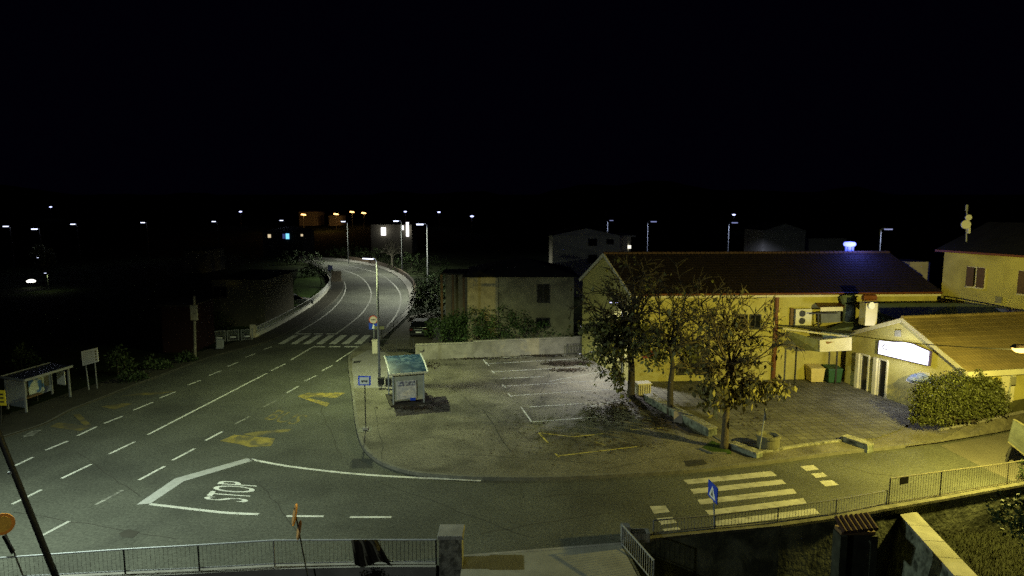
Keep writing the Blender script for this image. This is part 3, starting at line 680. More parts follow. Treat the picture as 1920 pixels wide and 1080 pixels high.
# rising pavement and verge in front of the shop
Eg = [G(x, y, .118) for x, y in ((1700, 837), (1760, 829), (1820, 819), (1875, 809.5), (1920, 800), (1990, 789))]
Kg = [V(x, y, Y) for x, y, Y in ((1700, 822, 33.3), (1760, 808, 34.2), (1820, 795, 34.5), (1875, 782, 34.75), (1920, 772, 35.3), (1990, 756, 36.0))]
Wg = [V(1700, 800, 35.0), V(1755, 795, 35.5)]+[PL(x, y, S1, S1+sn)-sn*0+sd*.02 for x, y in ((1817, 772), (1875, 756), (1920, 747), (1990, 732))]
rp = MB()
for i in range(5): rp.face([Eg[i], Eg[i+1], Kg[i+1], Kg[i]])
struct('rising_pavement', rp, lotmat)
vg = MB()
for i in range(5): vg.face([Kg[i], Kg[i+1], Wg[i+1], Wg[i]])
struct('verge', vg, mat('verge_soil', (.05, .05, .02), .95, .4, 2))
vk = MB()
for i in range(1, 5): vk.beam(Kg[i]+Vector((0, 0, .03)), Kg[i+1]+Vector((0, 0, .03)), .14, .12)
struct('verge_kerb', vk, concrete)
# round awning lamp
aw = thing('round_awning', 'small rounded white awning glowing above the hedge by the shop wall', 'awning', PL(1733, 716, S0, S1))
c = PL(1733, 716, S0, S1); R_ = .85; m = MB(); nn_ = 14
for i in range(nn_):
    for j in range(5):
        def ap(i, j):
            t1 = pi*i/nn_; t2 = pi/2*j/5
            return c+sd*(-cos(t1)*R_*cos(t2)*.95)+n*(sin(t1)*R_*cos(t2)*1.1)+Vector((0, 0, sin(t2)*.5))
        m.face([ap(i, j), ap(i+1, j), ap(i+1, j+1), ap(i, j+1)])
m.build('cover', mat('awning_blue_white', (.3, .36, .42), .5, .3, 4, stain=((.03, .08, .25), 3, .5, .6, .8)), aw)
m = MB(); rim = [ap(i, 0)+n*.02 for i in range(nn_+1)]; m.tube(rim, .035, 6); m.build('rim', whitepl, aw)
# ---- right two storey house
T0, T1 = V(1764, 560, 47), V(1925, 580, 41.5)
yh = thing('yellow_house', 'two storey yellow house with brown shuttered windows at the right edge', 'building', zp(T0, 0))
td, tn = rot2(T0, T1, 1); T2 = T1+td*6; T3 = T2-tn*9; T4 = T0-tn*9; ztp = PL(1764, 466, T0, T1).z; ztr = PL(1920, 479, T0, T1).z; zt_ = (ztp+ztr)/2
m = MB(); m.prism([xy(T0), xy(T2), xy(T3), xy(T4)], 0, zt_); m.build('wall', plaster_y, yh)
m = MB(); o = .5; q = [T0-td*.3+tn*.5, T2+td*o+tn*.5, T3+td*o-tn*o, T4-td*.3-tn*o]; mid1 = (q[0]+q[3])/2; mid2 = (q[1]+q[2])/2
m.face([zp(q[0], zt_), zp(q[1], zt_), zp(mid2, zt_+1.9), zp(mid1, zt_+1.9)]); m.face([zp(q[3], zt_), zp(q[2], zt_), zp(mid2, zt_+1.9), zp(mid1, zt_+1.9)]); m.face([zp(q[0], zt_), zp(mid1, zt_+1.9), zp(q[3], zt_)]); m.build('roof', roofd, yh)
m = MB(); m.beam(zp(q[0], zt_-.08), zp(q[1], zt_-.08), .1, .14); m.build('gutter', brownd, yh)
shb = mat('shutter_brown', (.09, .055, .035), .7, .2, 6)
for (x0, y0, x1, y1), gap in (((1812, 501, 1846, 538), True), ((1908, 509, 1945, 552), False)):
    fr, q, n = window(yh, T0, T1, (x0, y0, x1, y1), fm=trim)
    for k0_, k1_ in (((0, .36), (0, .36)) if False else ((0.0, .4), (.58, 1.0))):
        m = MB(); a, b = q[0].lerp(q[1], k0_), q[0].lerp(q[1], k1_); c, d = q[3].lerp(q[2], k1_), q[3].lerp(q[2], k0_); m.panel([p+n*.07 for p in (a, b, c, d)], .04, n); m.build('shutter', shb, fr)
m = MB(); m.prism([xy(T0+tn*.01), xy(T2+tn*.01), xy(T2+tn*.35), xy(T0+tn*.35)], PL(1772, 566, T0, T1).z-.1, PL(1772, 566, T0, T1).z+.12); m.build('ledge', trim, yh)
for px in ((1868, 556, 1880, 568),):
    bx, a, b, zb, zt, n = facade_box('', None, T0, td, px, .12); bx.build('meter_box', plaster_g, yh)
rl = MB(); pts = [PL(x, y, T0+tn*.3, T1+tn*.3) for x, y in ((1772, 556), (1795, 559), (1895, 578))]
rl.tube(pts, .03, 5); [rl.tube([p, p-Vector((0, 0, .5))], .03, 5) for p in pts]; tag(rl.build('handrail', dmetal), 'thin dark handrail along the ledge of the right yellow house', 'railing')
# antenna mast with dishes
ax = V(1813, 440, 46); zr = zt_+1.0
am = thing('antenna_mast', 'antenna mast with two round dishes on the dark roof at right', 'antenna', zp(ax, zr))
m = MB(); top = V(1813, 384, 46); m.tube([zp(ax, zr-.4), top], .05, 8); m.tube([top-Vector((0, 0, .4)), top], .09, 8); m.build('mast', polel, am)
for (x, y, r) in ((1811, 421, .30), (1816, 408, .2)):
    p = V(x, y, 45.8); m = MB(); m.disc(p, (-.2, -1, .1), r, .1, 24); m.build('dish', whitepl, am)
m = MB(); p = V(1817, 432, 45.9); m.box(p, (.15, .1, .4)); m.build('receiver', whitepl, am)
# gap wall between
gp = MB(); a, b = V(1704, 520, 55), V(1742, 520, 55); gp.panel([zp(a, 0), zp(b, 0), zp(b, ZH(491, 55)), zp(a, ZH(491, 55))], 3, (0, 1, 0))
tag(gp.build('back_house', plaster_w), 'pale house end seen between the long roof and the yellow house', 'building')
# ---- house behind parking (left centre)
def simple_house(name, label, px, Y, top, roof_px, wall, roofm, dep=8, wins=(), z0=0.0, rl=None):
    x0, x1 = px; a, b = V(x0, 540, Y), V(x1, 540, Y); zt = ZH(top, Y)
    h = thing(name, label, 'building', (a.x, Y, z0)); m = MB()
    m.prism([(a.x, Y), (b.x, Y), (b.x, Y+dep), (a.x, Y+dep)], z0, zt); m.build('wall', wall, h)
    m = MB(); o = .45; z = zt+.01; zr = ZH(roof_px, Y+dep/2)
    q = [Vector((a.x-o, Y-o, z)), Vector((b.x+o, Y-o, z)), Vector((b.x+o, Y+dep+o, z)), Vector((a.x-o, Y+dep+o, z))]
    hip = min(dep/2, (b.x-a.x)/2-.5); r1_ = Vector((a.x+hip, Y+dep/2, zr)); r2_ = Vector((b.x-hip, Y+dep/2, zr))
    if rl == 'gable': # ridge along Y
        r1_ = Vector(((a.x+b.x)/2, Y-o, zr)); r2_ = Vector(((a.x+b.x)/2, Y+dep+o, zr))
        m.face([q[0], r1_, r2_, q[3]]); m.face([q[1], q[2], r2_, r1_]); m.face([q[0], q[3], r2_, r1_]) if False else None
        w2 = MB(); w2.face([(a.x, Y-.002, zt), (b.x, Y-.002, zt), ((a.x+b.x)/2, Y-.002, zr-.1)]); w2.build('gable', wall, h)
    else:
        m.face([q[0], q[1], r2_, r1_]); m.face([q[1], q[2], r2_]); m.face([q[2], q[3], r1_, r2_]); m.face([q[3], q[0], r1_])
    m.face(q); m.build('roof', roofm, h)
    A_, B2 = Vector((a.x, Y, 0)), Vector((b.x, Y, 0))
    for wn in wins:
        window(h, A_, B2, wn[:4], fm=wn[4] if len(wn) > 4 else mat('frame_dim', (.06, .055, .045), .8), gm_=wn[5] if len(wn) > 5 else None)
    return h
h2 = simple_house('garden_house', 'grey plastered house with hipped dark roof behind the garden wall', (876, 1076), 58, 519, 483, mat('plaster_garden_house', (.27, .25, .15), .9, .25, .7, .3, 12, stain=((.08, .07, .045), .5, .45, .7, .7)), roofd, 9, [(1007, 533, 1030, 566), (1005, 596, 1030, 612)])
m = MB(); a, b = V(877, 580, 57.97), V(934, 580, 57.97); m.prism([(a.x, 57.9), (b.x, 57.9), (b.x, 57.99), (a.x, 57.99)], 0, ZH(521, 58)); m.build('beige_wall_panel', plaster_o, h2)  # paler, warmer plaster panel on the wall's left end, blotched by noise
h2b = thing('open_shed', 'dark open shed with wooden posts left of the grey house', 'shed', (V(830, 600, 60).x, 60, 0))
a, b = V(828, 600, 60), V(872, 600, 60); zt = ZH(512, 60)
m = MB(); m.prism([(a.x, 60), (b.x, 60), (b.x, 64), (a.x, 64)], zt-.15, zt); m.build('roof', roofd, h2b)
m = MB(); m.prism([(a.x, 63.8), (b.x, 63.8), (b.x, 64), (a.x, 64)], 0, zt-.15); m.build('back_wall', plaster_o, h2b)
for x in (829, 850, 870):
    p = V(x, 600, 60.1); m = MB(); m.box((p.x, 60.1, (zt-.15)/2), (.2, .2, zt-.15)); m.build('post', wood, h2b)
# houses behind
simple_house('gable_house', 'pale distant house with a low gable and three dark windows', (1036, 1160), 88, 441, 425, plaster_f, roofd, 9, [(1103, 448, 1119, 460), (1137, 449, 1150, 457), (1103, 478, 1119, 492)], rl='gable')
bal = thing('balcony_house', 'small dark house with white posts and a lit window beside the pale gable', 'building', (V(1170, 480, 90).x, 90, 0))
a, b = V(1160, 480, 92), V(1182, 480, 92); m = MB(); m.prism([(a.x, 92), (b.x, 92), (b.x, 97), (a.x, 97)], 0, ZH(443, 92)); m.build('wall', plaster_f, bal)
m = MB(); m.prism([(a.x-.3, 90), (b.x+.3, 90), (b.x+.3, 97.3), (a.x-.3, 97.3)], ZH(443, 92), ZH(443, 92)+.2); m.build('roof', plaster_f, bal)
for x in (1160, 1178):
    p = V(x, 450, 90.2); m = MB(); m.box((p.x, 90.2, (ZH(443, 92))/2), (.18, .18, ZH(443, 92))); m.build('post', trim, bal)
litw = mat('lit_window_white', (.8, .8, .75), .5, 0, 3, emit=(1, .95, .8), es=1.2)
p = V(1180, 463, 89.9); m = MB(); m.box(p, (.45, .05, .45)); m.build('lit_window', litw, bal)
simple_house('twin_window_house', 'faint distant house with a gable and two small windows right of the lamp', (1427, 1505), 110, 432, 417, plaster_f, roofd, 9, [(1447, 437, 1461, 447, plaster_f, plaster_w), (1484, 437, 1497, 447, plaster_f, plaster_w)], rl='gable')
simple_house('low_distant_house', 'faint long low distant house behind the blue beacon', (1505, 1582), 112, 447, 441, plaster_f, roofd, 9)
# left dark house
h3 = simple_house('left_house', 'dim grey bungalow with one window behind the left driveway gate', (398, 494), 66, 524, 505, mat('plaster_left', (.13, .12, .08), .9, .2, .8), roofd, 9, [(401, 538, 426, 557)])
simple_house('left_far_house', 'barely lit distant house roof on the left behind the road', (348, 388), 120, 470, 462, MATS['plaster_left'], roofd, 8)
sh = thing('red_shed', 'dark red shed with pale roof edge beside the left utility pole', 'shed', V(330, 640, 56))
a, b = V(302, 600, 54), V(360, 600, 54)
m = MB(); m.prism([(a.x, 54), (b.x, 54), (b.x, 58), (a.x, 58)], 0, ZH(574, 54)); m.build('wall', mat('red_boards', (.018, .004, .003), .8, .2, 3), sh)
m = MB(); m.prism([(a.x-.2, 53.8), (b.x+.1, 53.8), (b.x+.1, 58), (a.x-.2, 58)], ZH(574, 54)+.01, ZH(574, 54)+.08); m.build('roof', mat('shed_roof', (.05, .045, .03), .9), sh)
# hill houses with porch lamps
warmw = mat('lit_window_warm', (.8, .7, .4), .5, 0, 3, emit=(1, .8, .5), es=.7)
cyanw = mat('lit_window_cyan', (.3, .7, .8), .5, 0, 3, emit=(.2, .65, 1), es=1.3)
hh = simple_house('white_porch_house', 'pale distant house with a bright porch doorway beyond the curve', (698, 774), 170, 421, 415, mat('plaster_porch', (.2, .19, .13), .9), roofd, 9)
for x, y, w_, h_ in ((719, 434, 1.2, 2.0), (764, 430, .7, 3.6), (755, 427, .5, 1.1)):
    m = MB(); m.box(V(x, y, 169.9), (w_, .1, h_)); m.build('lit_doorway', mat('lit_doorway', (.9, .9, .85), .5, 0, 3, emit=(1, .95, 1), es=1.8 if True else 0), hh)
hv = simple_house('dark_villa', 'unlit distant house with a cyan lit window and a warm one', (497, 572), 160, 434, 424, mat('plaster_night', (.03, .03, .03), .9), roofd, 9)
for x, y, w_, h_, mt in ((505, 442.5, .7, .8, warmw), (539, 443, .8, 1.3, cyanw), (532, 443, .5, 1.1, mat('curtain_blue', (.1, .1, .3), .5, 0, 3, emit=(.15, .2, .6), es=.3)), (566, 441, .5, .5, warmw)):
    m = MB(); m.box(V(x, y, 159.9), (w_, .1, h_)); m.build('lit_window', mt, hv)
simple_house('hill_house', 'distant house front glowing orange under a hillside lamp', (621, 641), 330, 404, 400, plaster_w, roofd, 12, z0=0)
simple_house('hill_hall', 'long distant hall with a pale roof strip on the hillside', (566, 600), 330, 397, 394, plaster_w, plaster_w, 12, z0=0)
# ================================================================== WALLS and FENCES
# north wall of parking lot
m = MB(); wn = thing('garden_wall', 'low pale plastered wall along the far side of the parking lot', 'wall', G(780, 676, SZ))
a, b, c = G(779, 675, SZ), G(887, 671, SZ), G(1091, 661, SZ); m.prism([xy(a), xy(b), (b.x, b.y+.25), (a.x, a.y+.25)], 0, ZH(647, a.y)); m.build('lower_section', mat('garden_plaster', (.27, .25, .19), .9, .22, 1.3, .2, 20, stain=((.12, .11, .08), .9, .48, .7, .6)), wn)
m = MB(); m.prism([(b.x+.003, b.y-.02), xy(c), (c.x, c.y+.25), (b.x+.003, b.y+.27)], 0, ZH(641, b.y)); m.build('upper_section', MATS['garden_plaster'], wn)
for (p, q, zt) in ((a, b, ZH(647, a.y)), (b+Vector((.03, 0, 0)), c, ZH(641, b.y))):
    m = MB(); m.beam(zp(p, zt+.03)+Vector((0, .12, 0)), zp(q, zt+.03)+Vector((0, .12, 0)), .32, .06); m.build('coping', mat('coping_worn', (.32, .3, .23), .9, .25, 2), wn)
m = MB(); m.disc(V(790, 654, a.y-.03), (0, -1, 0), .18, .04); m.build('plaque', plaster_g, wn)
# small iron gate at right end
def bars(name, label, P0, P1, h, post_every=None, nb=10, m_=dmetal, cat='gate', z0=None, top=.04, bar=.012, parts=True, npost=2, postm=None, postw=.06, group=None, gap=.08):
    P0, P1 = Vector(P0), Vector(P1); t = thing(name, label, cat, P0, group)
    r = MB(); r.beam(P0+Vector((0, 0, h)), P1+Vector((0, 0, h)), top, top); r.build('top_rail', m_, t)
    r = MB(); r.beam(P0+Vector((0, 0, gap)), P1+Vector((0, 0, gap)), top*.7, top*.7); r.build('bottom_rail', m_, t)
    b = MB()
    for i in range(1, nb):
        p = P0.lerp(P1, i/nb); b.tube([p+Vector((0, 0, gap)), p+Vector((0, 0, h))], bar, 4)
    b.build('bars', m_, t)
    for i in range(npost):
        p = P0.lerp(P1, i/(npost-1)); q = MB(); q.box((p.x, p.y, p.z+(h+.03)/2), (postw, postw, h+.03)); q.build('post', postm or m_, t)
    return t
bars('small_gate', 'small dark iron gate at the corner of the long yellow house', G(1063, 664, SZ)-Vector((0, .15, 0)), G(1089, 663, SZ)-Vector((0, .15, 0)), .85, nb=9, bar=.02)
bars('driveway_gate', 'tall dark iron gate across the driveway of the black car', G(712, 661, .1), G(776, 660, .1), 1.1, nb=22, npost=3, bar=.014)
gp_ = MB(); gc = G(704, 663, .1); gp_.box((gc.x, gc.y, .65), (.42, .42, 1.1)); gp_.box((gc.x, gc.y, 1.23), (.52, .52, .07)); tag(gp_.build('gate_pillar', plaster_w), 'pale square gate pillar behind the tall street lamp', 'pillar')
# right hand road-side parapet around the curve
Pw = smooth_line(polyline_px([(779, 549), (772, 531), (752, 514), (722, 501), (690, 493), (655, 487)]), 4)
m = MB(); wallline(m, Pw, .3, 0, .75); tag(m.build('curve_parapet', mat('parapet_dark', (.07, .05, .035), .9, .3, 1)), 'dark low parapet wall round the outside of the road curve', 'wall')
Pr = smooth_line(polyline_px([(716, 640), (738, 620), (768, 590), (779, 567), (780, 551)]), 3)
t = thing('roadside_railing', 'dark roadside railing between the pavement and the driveway', 'railing', Pr[0])
m = MB(); m.tube([p+Vector((0, 0, .95)) for p in Pr], .025, 5); m.tube([p+Vector((0, 0, .5)) for p in Pr], .02, 5); m.build('rail', dmetal, t)
for p in Pr[::3]:
    m = MB(); m.tube([p, p+Vector((0, 0, .95))], .03, 5); m.build('post', dmetal, t)
# left balustrade
Pl = smooth_line(polyline_px([(478, 634), (520, 613), (558, 591), (590, 570), (611, 550), (619, 534), (615, 519), (600, 507), (580, 498)]), 3)
polew = mat('rail_pale', (.6, .6, .56), .5, .1, 3)
t = thing('roadside_balustrade', 'pale low wall topped with metal railing inside the road curve', 'fence', Pl[0])
m = MB(); wallline(m, Pl, .22, 0, .42); m.build('low_wall', mat('balustrade_white', (.75, .73, .62), .8, .15, 2), t)
m = MB(); m.tube([p+Vector((0, 0, 1.0)) for p in Pl], .035, 6); m.tube([p+Vector((0, 0, .52)) for p in Pl], .02, 5); m.build('rail', polew, t)
m = MB()
for i in range(len(Pl)-1):
    k = max(2, int((Pl[i+1]-Pl[i]).length/.22))
    for j in range(k):
        p = Pl[i].lerp(Pl[i+1], j/k); m.tube([p+Vector((0, 0, .42)), p+Vector((0, 0, 1.0))], .024, 4)
m.build('bars', polew, t)
m = MB(); p = Pl[0]; m.box((p.x-.1, p.y-.1, .65), (.4, .4, 1.3)); m.build('end_pillar', plaster_w, t)
# low wall left of the gate panels (sloping boundary)
for i, (x0, x1) in enumerate(((401, 423), (427, 448), (453, 474))):
    y0 = 640-(x0-401)*.06; a, b = G(x0, y0+2, .05), G(x1, y0, .05)
    t = bars('barred_gate', ['left', 'middle', 'right'][i]+' barred metal gate panel with white reflector in the dark driveway', a, b, .98, nb=14, m_=polel, bar=.01, group='gate panels in the left driveway')
    q = a.lerp(b, .5); m = MB(); m.box((q.x, q.y-.03, .42), ((b-a).length*.66, .03, .3)); rb = m.build('reflector_board', blackpl, t)
    m = MB(); m.box((q.x, q.y-.055, .42), ((b-a).length*.58, .02, .13)); m.build('reflector', whitepl, rb)
m = MB(); p = G(396, 643, .05); m.box((p.x, p.y, .6), (.3, .3, 1.2)); tag(m.build('gate_pillar', plaster_w), 'pale slim gate pillar left of the three gate panels', 'pillar')
m = MB(); a, b = G(380, 640, 0), G(392, 644, 0); m.prism([xy(a), xy(b), (b.x, b.y+.2), (a.x, a.y+.2)], 0, .8); tag(m.build('wall_stub', plaster_g), 'short grey wall stub beside the slim gate pillar', 'wall')
# A-board
t = thing('sandwich_board', 'small grey notice board standing on the pavement below the gate panels', 'board', G(412, 656, .09))
p = G(412, 656, .09); m = MB(); m.panel([p+Vector((-.3, 0, .1)), p+Vector((.3, .1, .1)), p+Vector((.3, .2, .85)), p+Vector((-.3, .1, .85))], .04, (0, 1, 0)); m.build('panel', polel, t)
m = MB(); m.panel([p+Vector((-.24, -.02, .18)), p+Vector((.24, .07, .18)), p+Vector((.24, .16, .78)), p+Vector((-.24, .07, .78))], .01, (0, -1, 0)); m.build('notice', mat('notice_grey', (.22, .22, .2), .6, .3, 9), t)
for s in (-.28, .28):
    m = MB(); m.beam(p+Vector((s, .1, 0)), p+Vector((s, .1, .2)), .04, .04); m.build('leg', dmetal, t)
# ================================================================== FOREGROUND
# left railing
FL = [G(-40, 1090, .12), G(235, 1076, .12), G(374, 1070, .12), G(515, 1062, .12), G(700, 1058, .12), G(818, 1058, .12)]
t = thing('street_railing', 'long pale metal railing along the near edge of the road at left', 'railing', FL[2])
hts = [ZH(1049, FL[0].y), ZH(1030, FL[1].y), ZH(1022, FL[2].y), ZH(1013, FL[3].y), ZH(1012, FL[4].y), ZH(1012, FL[5].y)]
tops = [zp(p, z) for p, z in zip(FL, hts)]
m = MB(); m.tube(tops, .028, 8); m.build('top_rail', metal, t)
m = MB(); m.tube([p+Vector((0, 0, .1)) for p in FL], .02, 6); m.build('bottom_rail', metal, t)
m = MB()
for i in range(len(FL)-1):
    k = int((FL[i+1]-FL[i]).length/.13)
    for j in range(1, k):
        p = FL[i].lerp(FL[i+1], j/k); q = tops[i].lerp(tops[i+1], j/k); m.tube([p+Vector((0, 0, .1)), q], .005 if i < 4 else .009, 4)
m.build('bars', mat('rail_bars', (.12, .12, .12), .5, .1, 3), t)
for p, q in zip(FL[1:], tops[1:]):
    m = MB(); m.tube([p, q], .03, 6); m.build('post', dmetal if p is not FL[3] else metal, t)
m = MB(); wallline(m, [p for p in FL], .3, -.5, .11); t2 = m.build('railing_plinth', concrete); tag(t2, 'pale concrete plinth under the near left railing', 'wall')
rw = MB(); wallline(rw, [p+Vector((0, .1, 0)) for p in FL], .2, YZ, -.5); tag(rw.build('left_retaining_wall', stone2), 'stone retaining wall below the near left railing', 'wall')
# gate pillar left
def pillar(name, label, px0, px1, ytop, Y, z0, w=.7):
    a, b = V(px0, 1040, Y), V(px1, 1040, Y); zt = ZH(ytop, Y); cx = (a.x+b.x)/2; ww = b.x-a.x
    t = thing(name, label, 'pillar', (cx, Y+ww/2, z0)); m = MB(); m.box((cx, Y+ww/2, (z0+zt-.14)/2), (ww, ww, zt-.14-z0)); m.build('shaft', stone, t)
    m = MB(); zc = zt-.14; o = .06
    m.hexa([(cx-ww/2-o, Y-o, zc), (cx+ww/2+o, Y-o, zc), (cx+ww/2+o, Y+ww+o, zc), (cx-ww/2-o, Y+ww+o, zc)], [(cx-ww/2-o*.6, Y-o*.6, zt), (cx+ww/2+o*.6, Y-o*.6, zt), (cx+ww/2+o*.6, Y+ww+o*.6, zt), (cx-ww/2-o*.6, Y+ww+o*.6, zt)])
    m.build('cap', concrete, t, bevel=.02); return t
pillar('stone_gate_pillar', 'square stone gate pillar with concrete cap at the driveway entrance', 823, 866, 1004, 20.9, -.4)
# right: coping wall + railing
cop = [G(1166, 1010, .14), G(1225, 1003, .14), G(1340, 991, .14), G(1458, 980, .14), G(1567, 965, .14), G(1665, 947, .14), G(1760, 931, .14), G(1905, 905, .14), G(2100, 872, .14)]
t = thing('retaining_wall', 'dark retaining wall with pale coping below the right railing', 'wall', cop[3])
m = MB(); wallline(m, cop, .4, .02, .12); m.build('coping', mat('coping_old', (.11, .105, .08), .9, .35, 2.5, .3, 15, stain=((.05, .05, .035), 2, .5, .7, .7)), t)
m = MB(); wallline(m, cop, .28, YZ, .02); m.build('wall_face', mat('dark_concrete', (.15, .16, .12), .9, .6, 1.1, .6, 6, stain=((.03, .035, .025), .9, .45, .6, .8)), t)
m = MB()
rnd_ = random.Random(4)
for i in range(1, 24):
    d = (i+rnd_.uniform(-.3, .3))/24*(len(cop)-2)
    if rnd_.random() < .35 or d > 4.6: continue; k = int(d); p = cop[k].lerp(cop[k+1], d-k)-Vector((0, .2, 0)); m.box((p.x, p.y, (YZ+.0)/2), (rnd_.uniform(.1, .3), .12, -YZ-.02))
m.build('shade_rib', mat('dark_shade_ribs', (.05, .05, .04), .9, .5, 1.5), t)  # bar shading on the wall face, put in as upright dark ribs
def rail_run(name, label, pts, tops, nb, m1=dmetal, topm=None):
    t = thing(name, label, 'railing', pts[0]); m = MB(); m.tube(tops, .026, 6); m.build('top_rail', topm or m1, t)
    m = MB(); m.tube([p+Vector((0, 0, .08)) for p in pts], .018, 5); m.build('bottom_rail', m1, t); m = MB()
    for i in range(len(pts)-1):
        k = max(2, int((pts[i+1]-pts[i]).length/.13))
        for j in range(1, k): m.tube([pts[i].lerp(pts[i+1], j/k)+Vector((0, 0, .08)), tops[i].lerp(tops[i+1], j/k)], .0075, 4)
    m.build('bars', m1, t)
    for p, q in zip(pts, tops):
        m = MB(); m.tube([p, q], .028, 6); m.build('post', m1, t)
    return t
z12 = .12
P1_ = [zp(c, z12) for c in (G(1225, 1003, z12), G(1340, 991, z12), G(1458, 980, z12), G(1567, 965, z12), G(1662, 946, z12))]
T1_ = [zp(p, ZH(y, p.y)) for p, y in zip(P1_, (976, 966, 952, 937, 920))]
rail_run('low_railing', 'low dark railing beside the pedestrian crossing, bars thin and upright', P1_, T1_, 0, polel if False else mat('rail_grey', (.13, .13, .14), .5, .1, 3))
P2_ = [zp(c, z12) for c in (G(1666, 946, z12), G(1762, 931, z12), G(1888, 908, z12), G(1990, 890, z12))]
T2_ = [zp(p, ZH(y, p.y)) for p, y in zip(P2_, (897, 884, 868, 850))]
tr_ = rail_run('tall_railing', 'taller dark railing above the stone wall at the right edge', P2_, T2_, 0, mat('rail_dark', (.06, .055, .045), .5, .1, 3), mat('rail_top', (.13, .12, .09), .5, .1, 3))
m = MB(); a = T2_[0].lerp(T2_[1], .18); b = T2_[0].lerp(T2_[1], .34); m.panel([a-Vector((0, 0, .32)), b-Vector((0, 0, .3)), b, a], .03, (0, -1, 0)); tag(m.build('hanging_cloth', blackpl), 'small black cloth hung on the top rail of the tall railing', 'cloth')
# right gate post block and open gate leaf
m = MB(); a, b = G(1166, 1000, .3), G(1218, 1000, .3); m.prism([(a.x, a.y-.1), (b.x, a.y-.1), (b.x, a.y+.3), (a.x, a.y+.3)], 0, .34); m.prism([(a.x-.02, a.y-.14), (a.x+.28, a.y-.14), (a.x+.28, a.y+.2), (a.x-.02, a.y+.2)], .3, .6)
tag(m.build('gate_block', concrete), 'low concrete gate block at the left end of the right wall', 'block')
g0 = zp(G(1166, 1060, 0), 0.0); g1 = zp(G(1222, 1100, 0), 0.0)
g0 = Vector((cop[0].x-.05, cop[0].y-.3, .02)); g1 = Vector((cop[0].x+.65, cop[0].y-2.3, -.2))
bars('yard_gate', 'open barred metal gate leaf swung towards the yard at the driveway', g0, g1, .8, nb=15, m_=metal, bar=.009, postw=.04)
m = MB(); wallline(m, [Vector((5.2, 10, 0)), g0-Vector((.1, 0, 0)), cop[0]], .25, YZ, 0.0); tag(m.build('driveway_retaining_wall', stone2), 'rough retaining wall dropping from the driveway into the dark yard', 'wall')
# stone wall with broad coping towards camera
q1, q2 = G(1712, 972, -.25), G(1830, 1100, -.25)
sw_ = thing('stone_yard_wall', 'rough stone wall with broad flat coping running down the yard', 'wall', q1)
d = (q2-q1).normalized(); nL = Vector((d.y, -d.x, 0)); nL = nL if nL.x < 0 else -nL
m = MB(); q2e = q2+d*3; q1e = q1-d*.6; K = 7
for i in range(K):
    a, b = q1e.lerp(q2e, i/K)+d*.01, q1e.lerp(q2e, (i+1)/K)-d*.01; m.prism([xy(a-nL*.38), xy(a+nL*.38), xy(b+nL*.38), xy(b-nL*.38)], -.36, -.25)
m.build('coping', concrete, sw_, bevel=.01)
m = MB(); m.hexa([zp(p, YZ) for p in (q1e-nL*.33, q1e+nL*.9, q2e+nL*.9, q2e-nL*.33)], [zp(p, -.36) for p in (q1e-nL*.33, q1e+nL*.33, q2e+nL*.33, q2e-nL*.33)]); m.build('wall_face', stone2, sw_)
m = MB(); m.prism([xy(q1e-nL*.4), xy(q2e-nL*.4), (q2e.x+12, q2e.y), (q1e.x+12, q1e.y+1.5)], YZ+.02, -1.3); struct('grass_bank', m, mat('grass_bank', (.011, .013, .004), .95, .6, 4, .8, 25))
# tiled niche
nc = thing('tiled_shelter', 'small stone shelter with a short tiled roof against the retaining wall', 'shed', V(1590, 1050, 21.6))
a, b = V(1573, 985, 22.0), V(1640, 978, 22.0); m = MB(); k = 7
for i in range(k):
    p, q = a.lerp(b, (i+.5)/k), None; p = p+Vector((0, 0, 0)); m.tube([p+Vector((0, .4, .1)), p+Vector((0, -.3, -.12))], [.075, .085], 8)
m.build('roof', mat('niche_tile', (.05, .025, .018), .9, .4, 4), nc)
m = MB(); m.box(((a.x+b.x)/2, 22.1, a.z-.22), (b.x-a.x-.05, .5, .12)); m.build('roof_slab', wood, nc)
for s in (a.x+.08, b.x-.1):
    m = MB(); m.prism([(s-.12, 21.75), (s+.12, 21.75), (s+.12, 22.3), (s-.12, 22.3)], YZ, a.z-.28); m.build('side_wall', mat('niche_wall', (.035, .038, .028), .95, .5, 3), nc)
m = MB(); m.prism([(a.x+.2, 22.1), (b.x-.22, 22.1), (b.x-.22, 22.3), (a.x+.2, 22.3)], YZ, a.z-.28); m.build('back_wall', MATS['niche_wall'], nc)
# dark tarpaulin hung over the railing, and shrub below
tb = MB(); NX, NZ = 14, 8
for k in range(NZ+1):
    for i in range(NX+1):
        u, w_ = i/NX, k/NZ; x = 659+u*(48+w_*22)+w_*6; y = 1012+w_*(46+5*sin(u*7)); Yt = 20.75-.12*sin(u*17+w_*2)*(.3+w_)-.05*w_
        tb.v.append(V(x, y, Yt))
for k in range(NZ):
    for i in range(NX): o = k*(NX+1)+i; tb.f.append((o, o+1, o+NX+2, o+NX+1))
to = tb.build('tarpaulin', mat('tarp_brown', (.022, .018, .012), .8, .3, 3)); sm_ = to.modifiers.new('Solidify', 'SOLIDIFY'); sm_.thickness = .015
tag(to, 'dark brown tarpaulin hung over the near railing beside the stone pillar', 'tarpaulin')
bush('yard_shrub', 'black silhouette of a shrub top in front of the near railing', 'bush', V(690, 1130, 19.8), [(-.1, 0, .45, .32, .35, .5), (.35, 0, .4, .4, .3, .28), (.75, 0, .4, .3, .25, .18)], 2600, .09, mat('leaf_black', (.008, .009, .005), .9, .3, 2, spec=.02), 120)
# ================================================================== SIGNS
def post(mb, a, b, r=.03): mb.tube([a, b], r, 8)
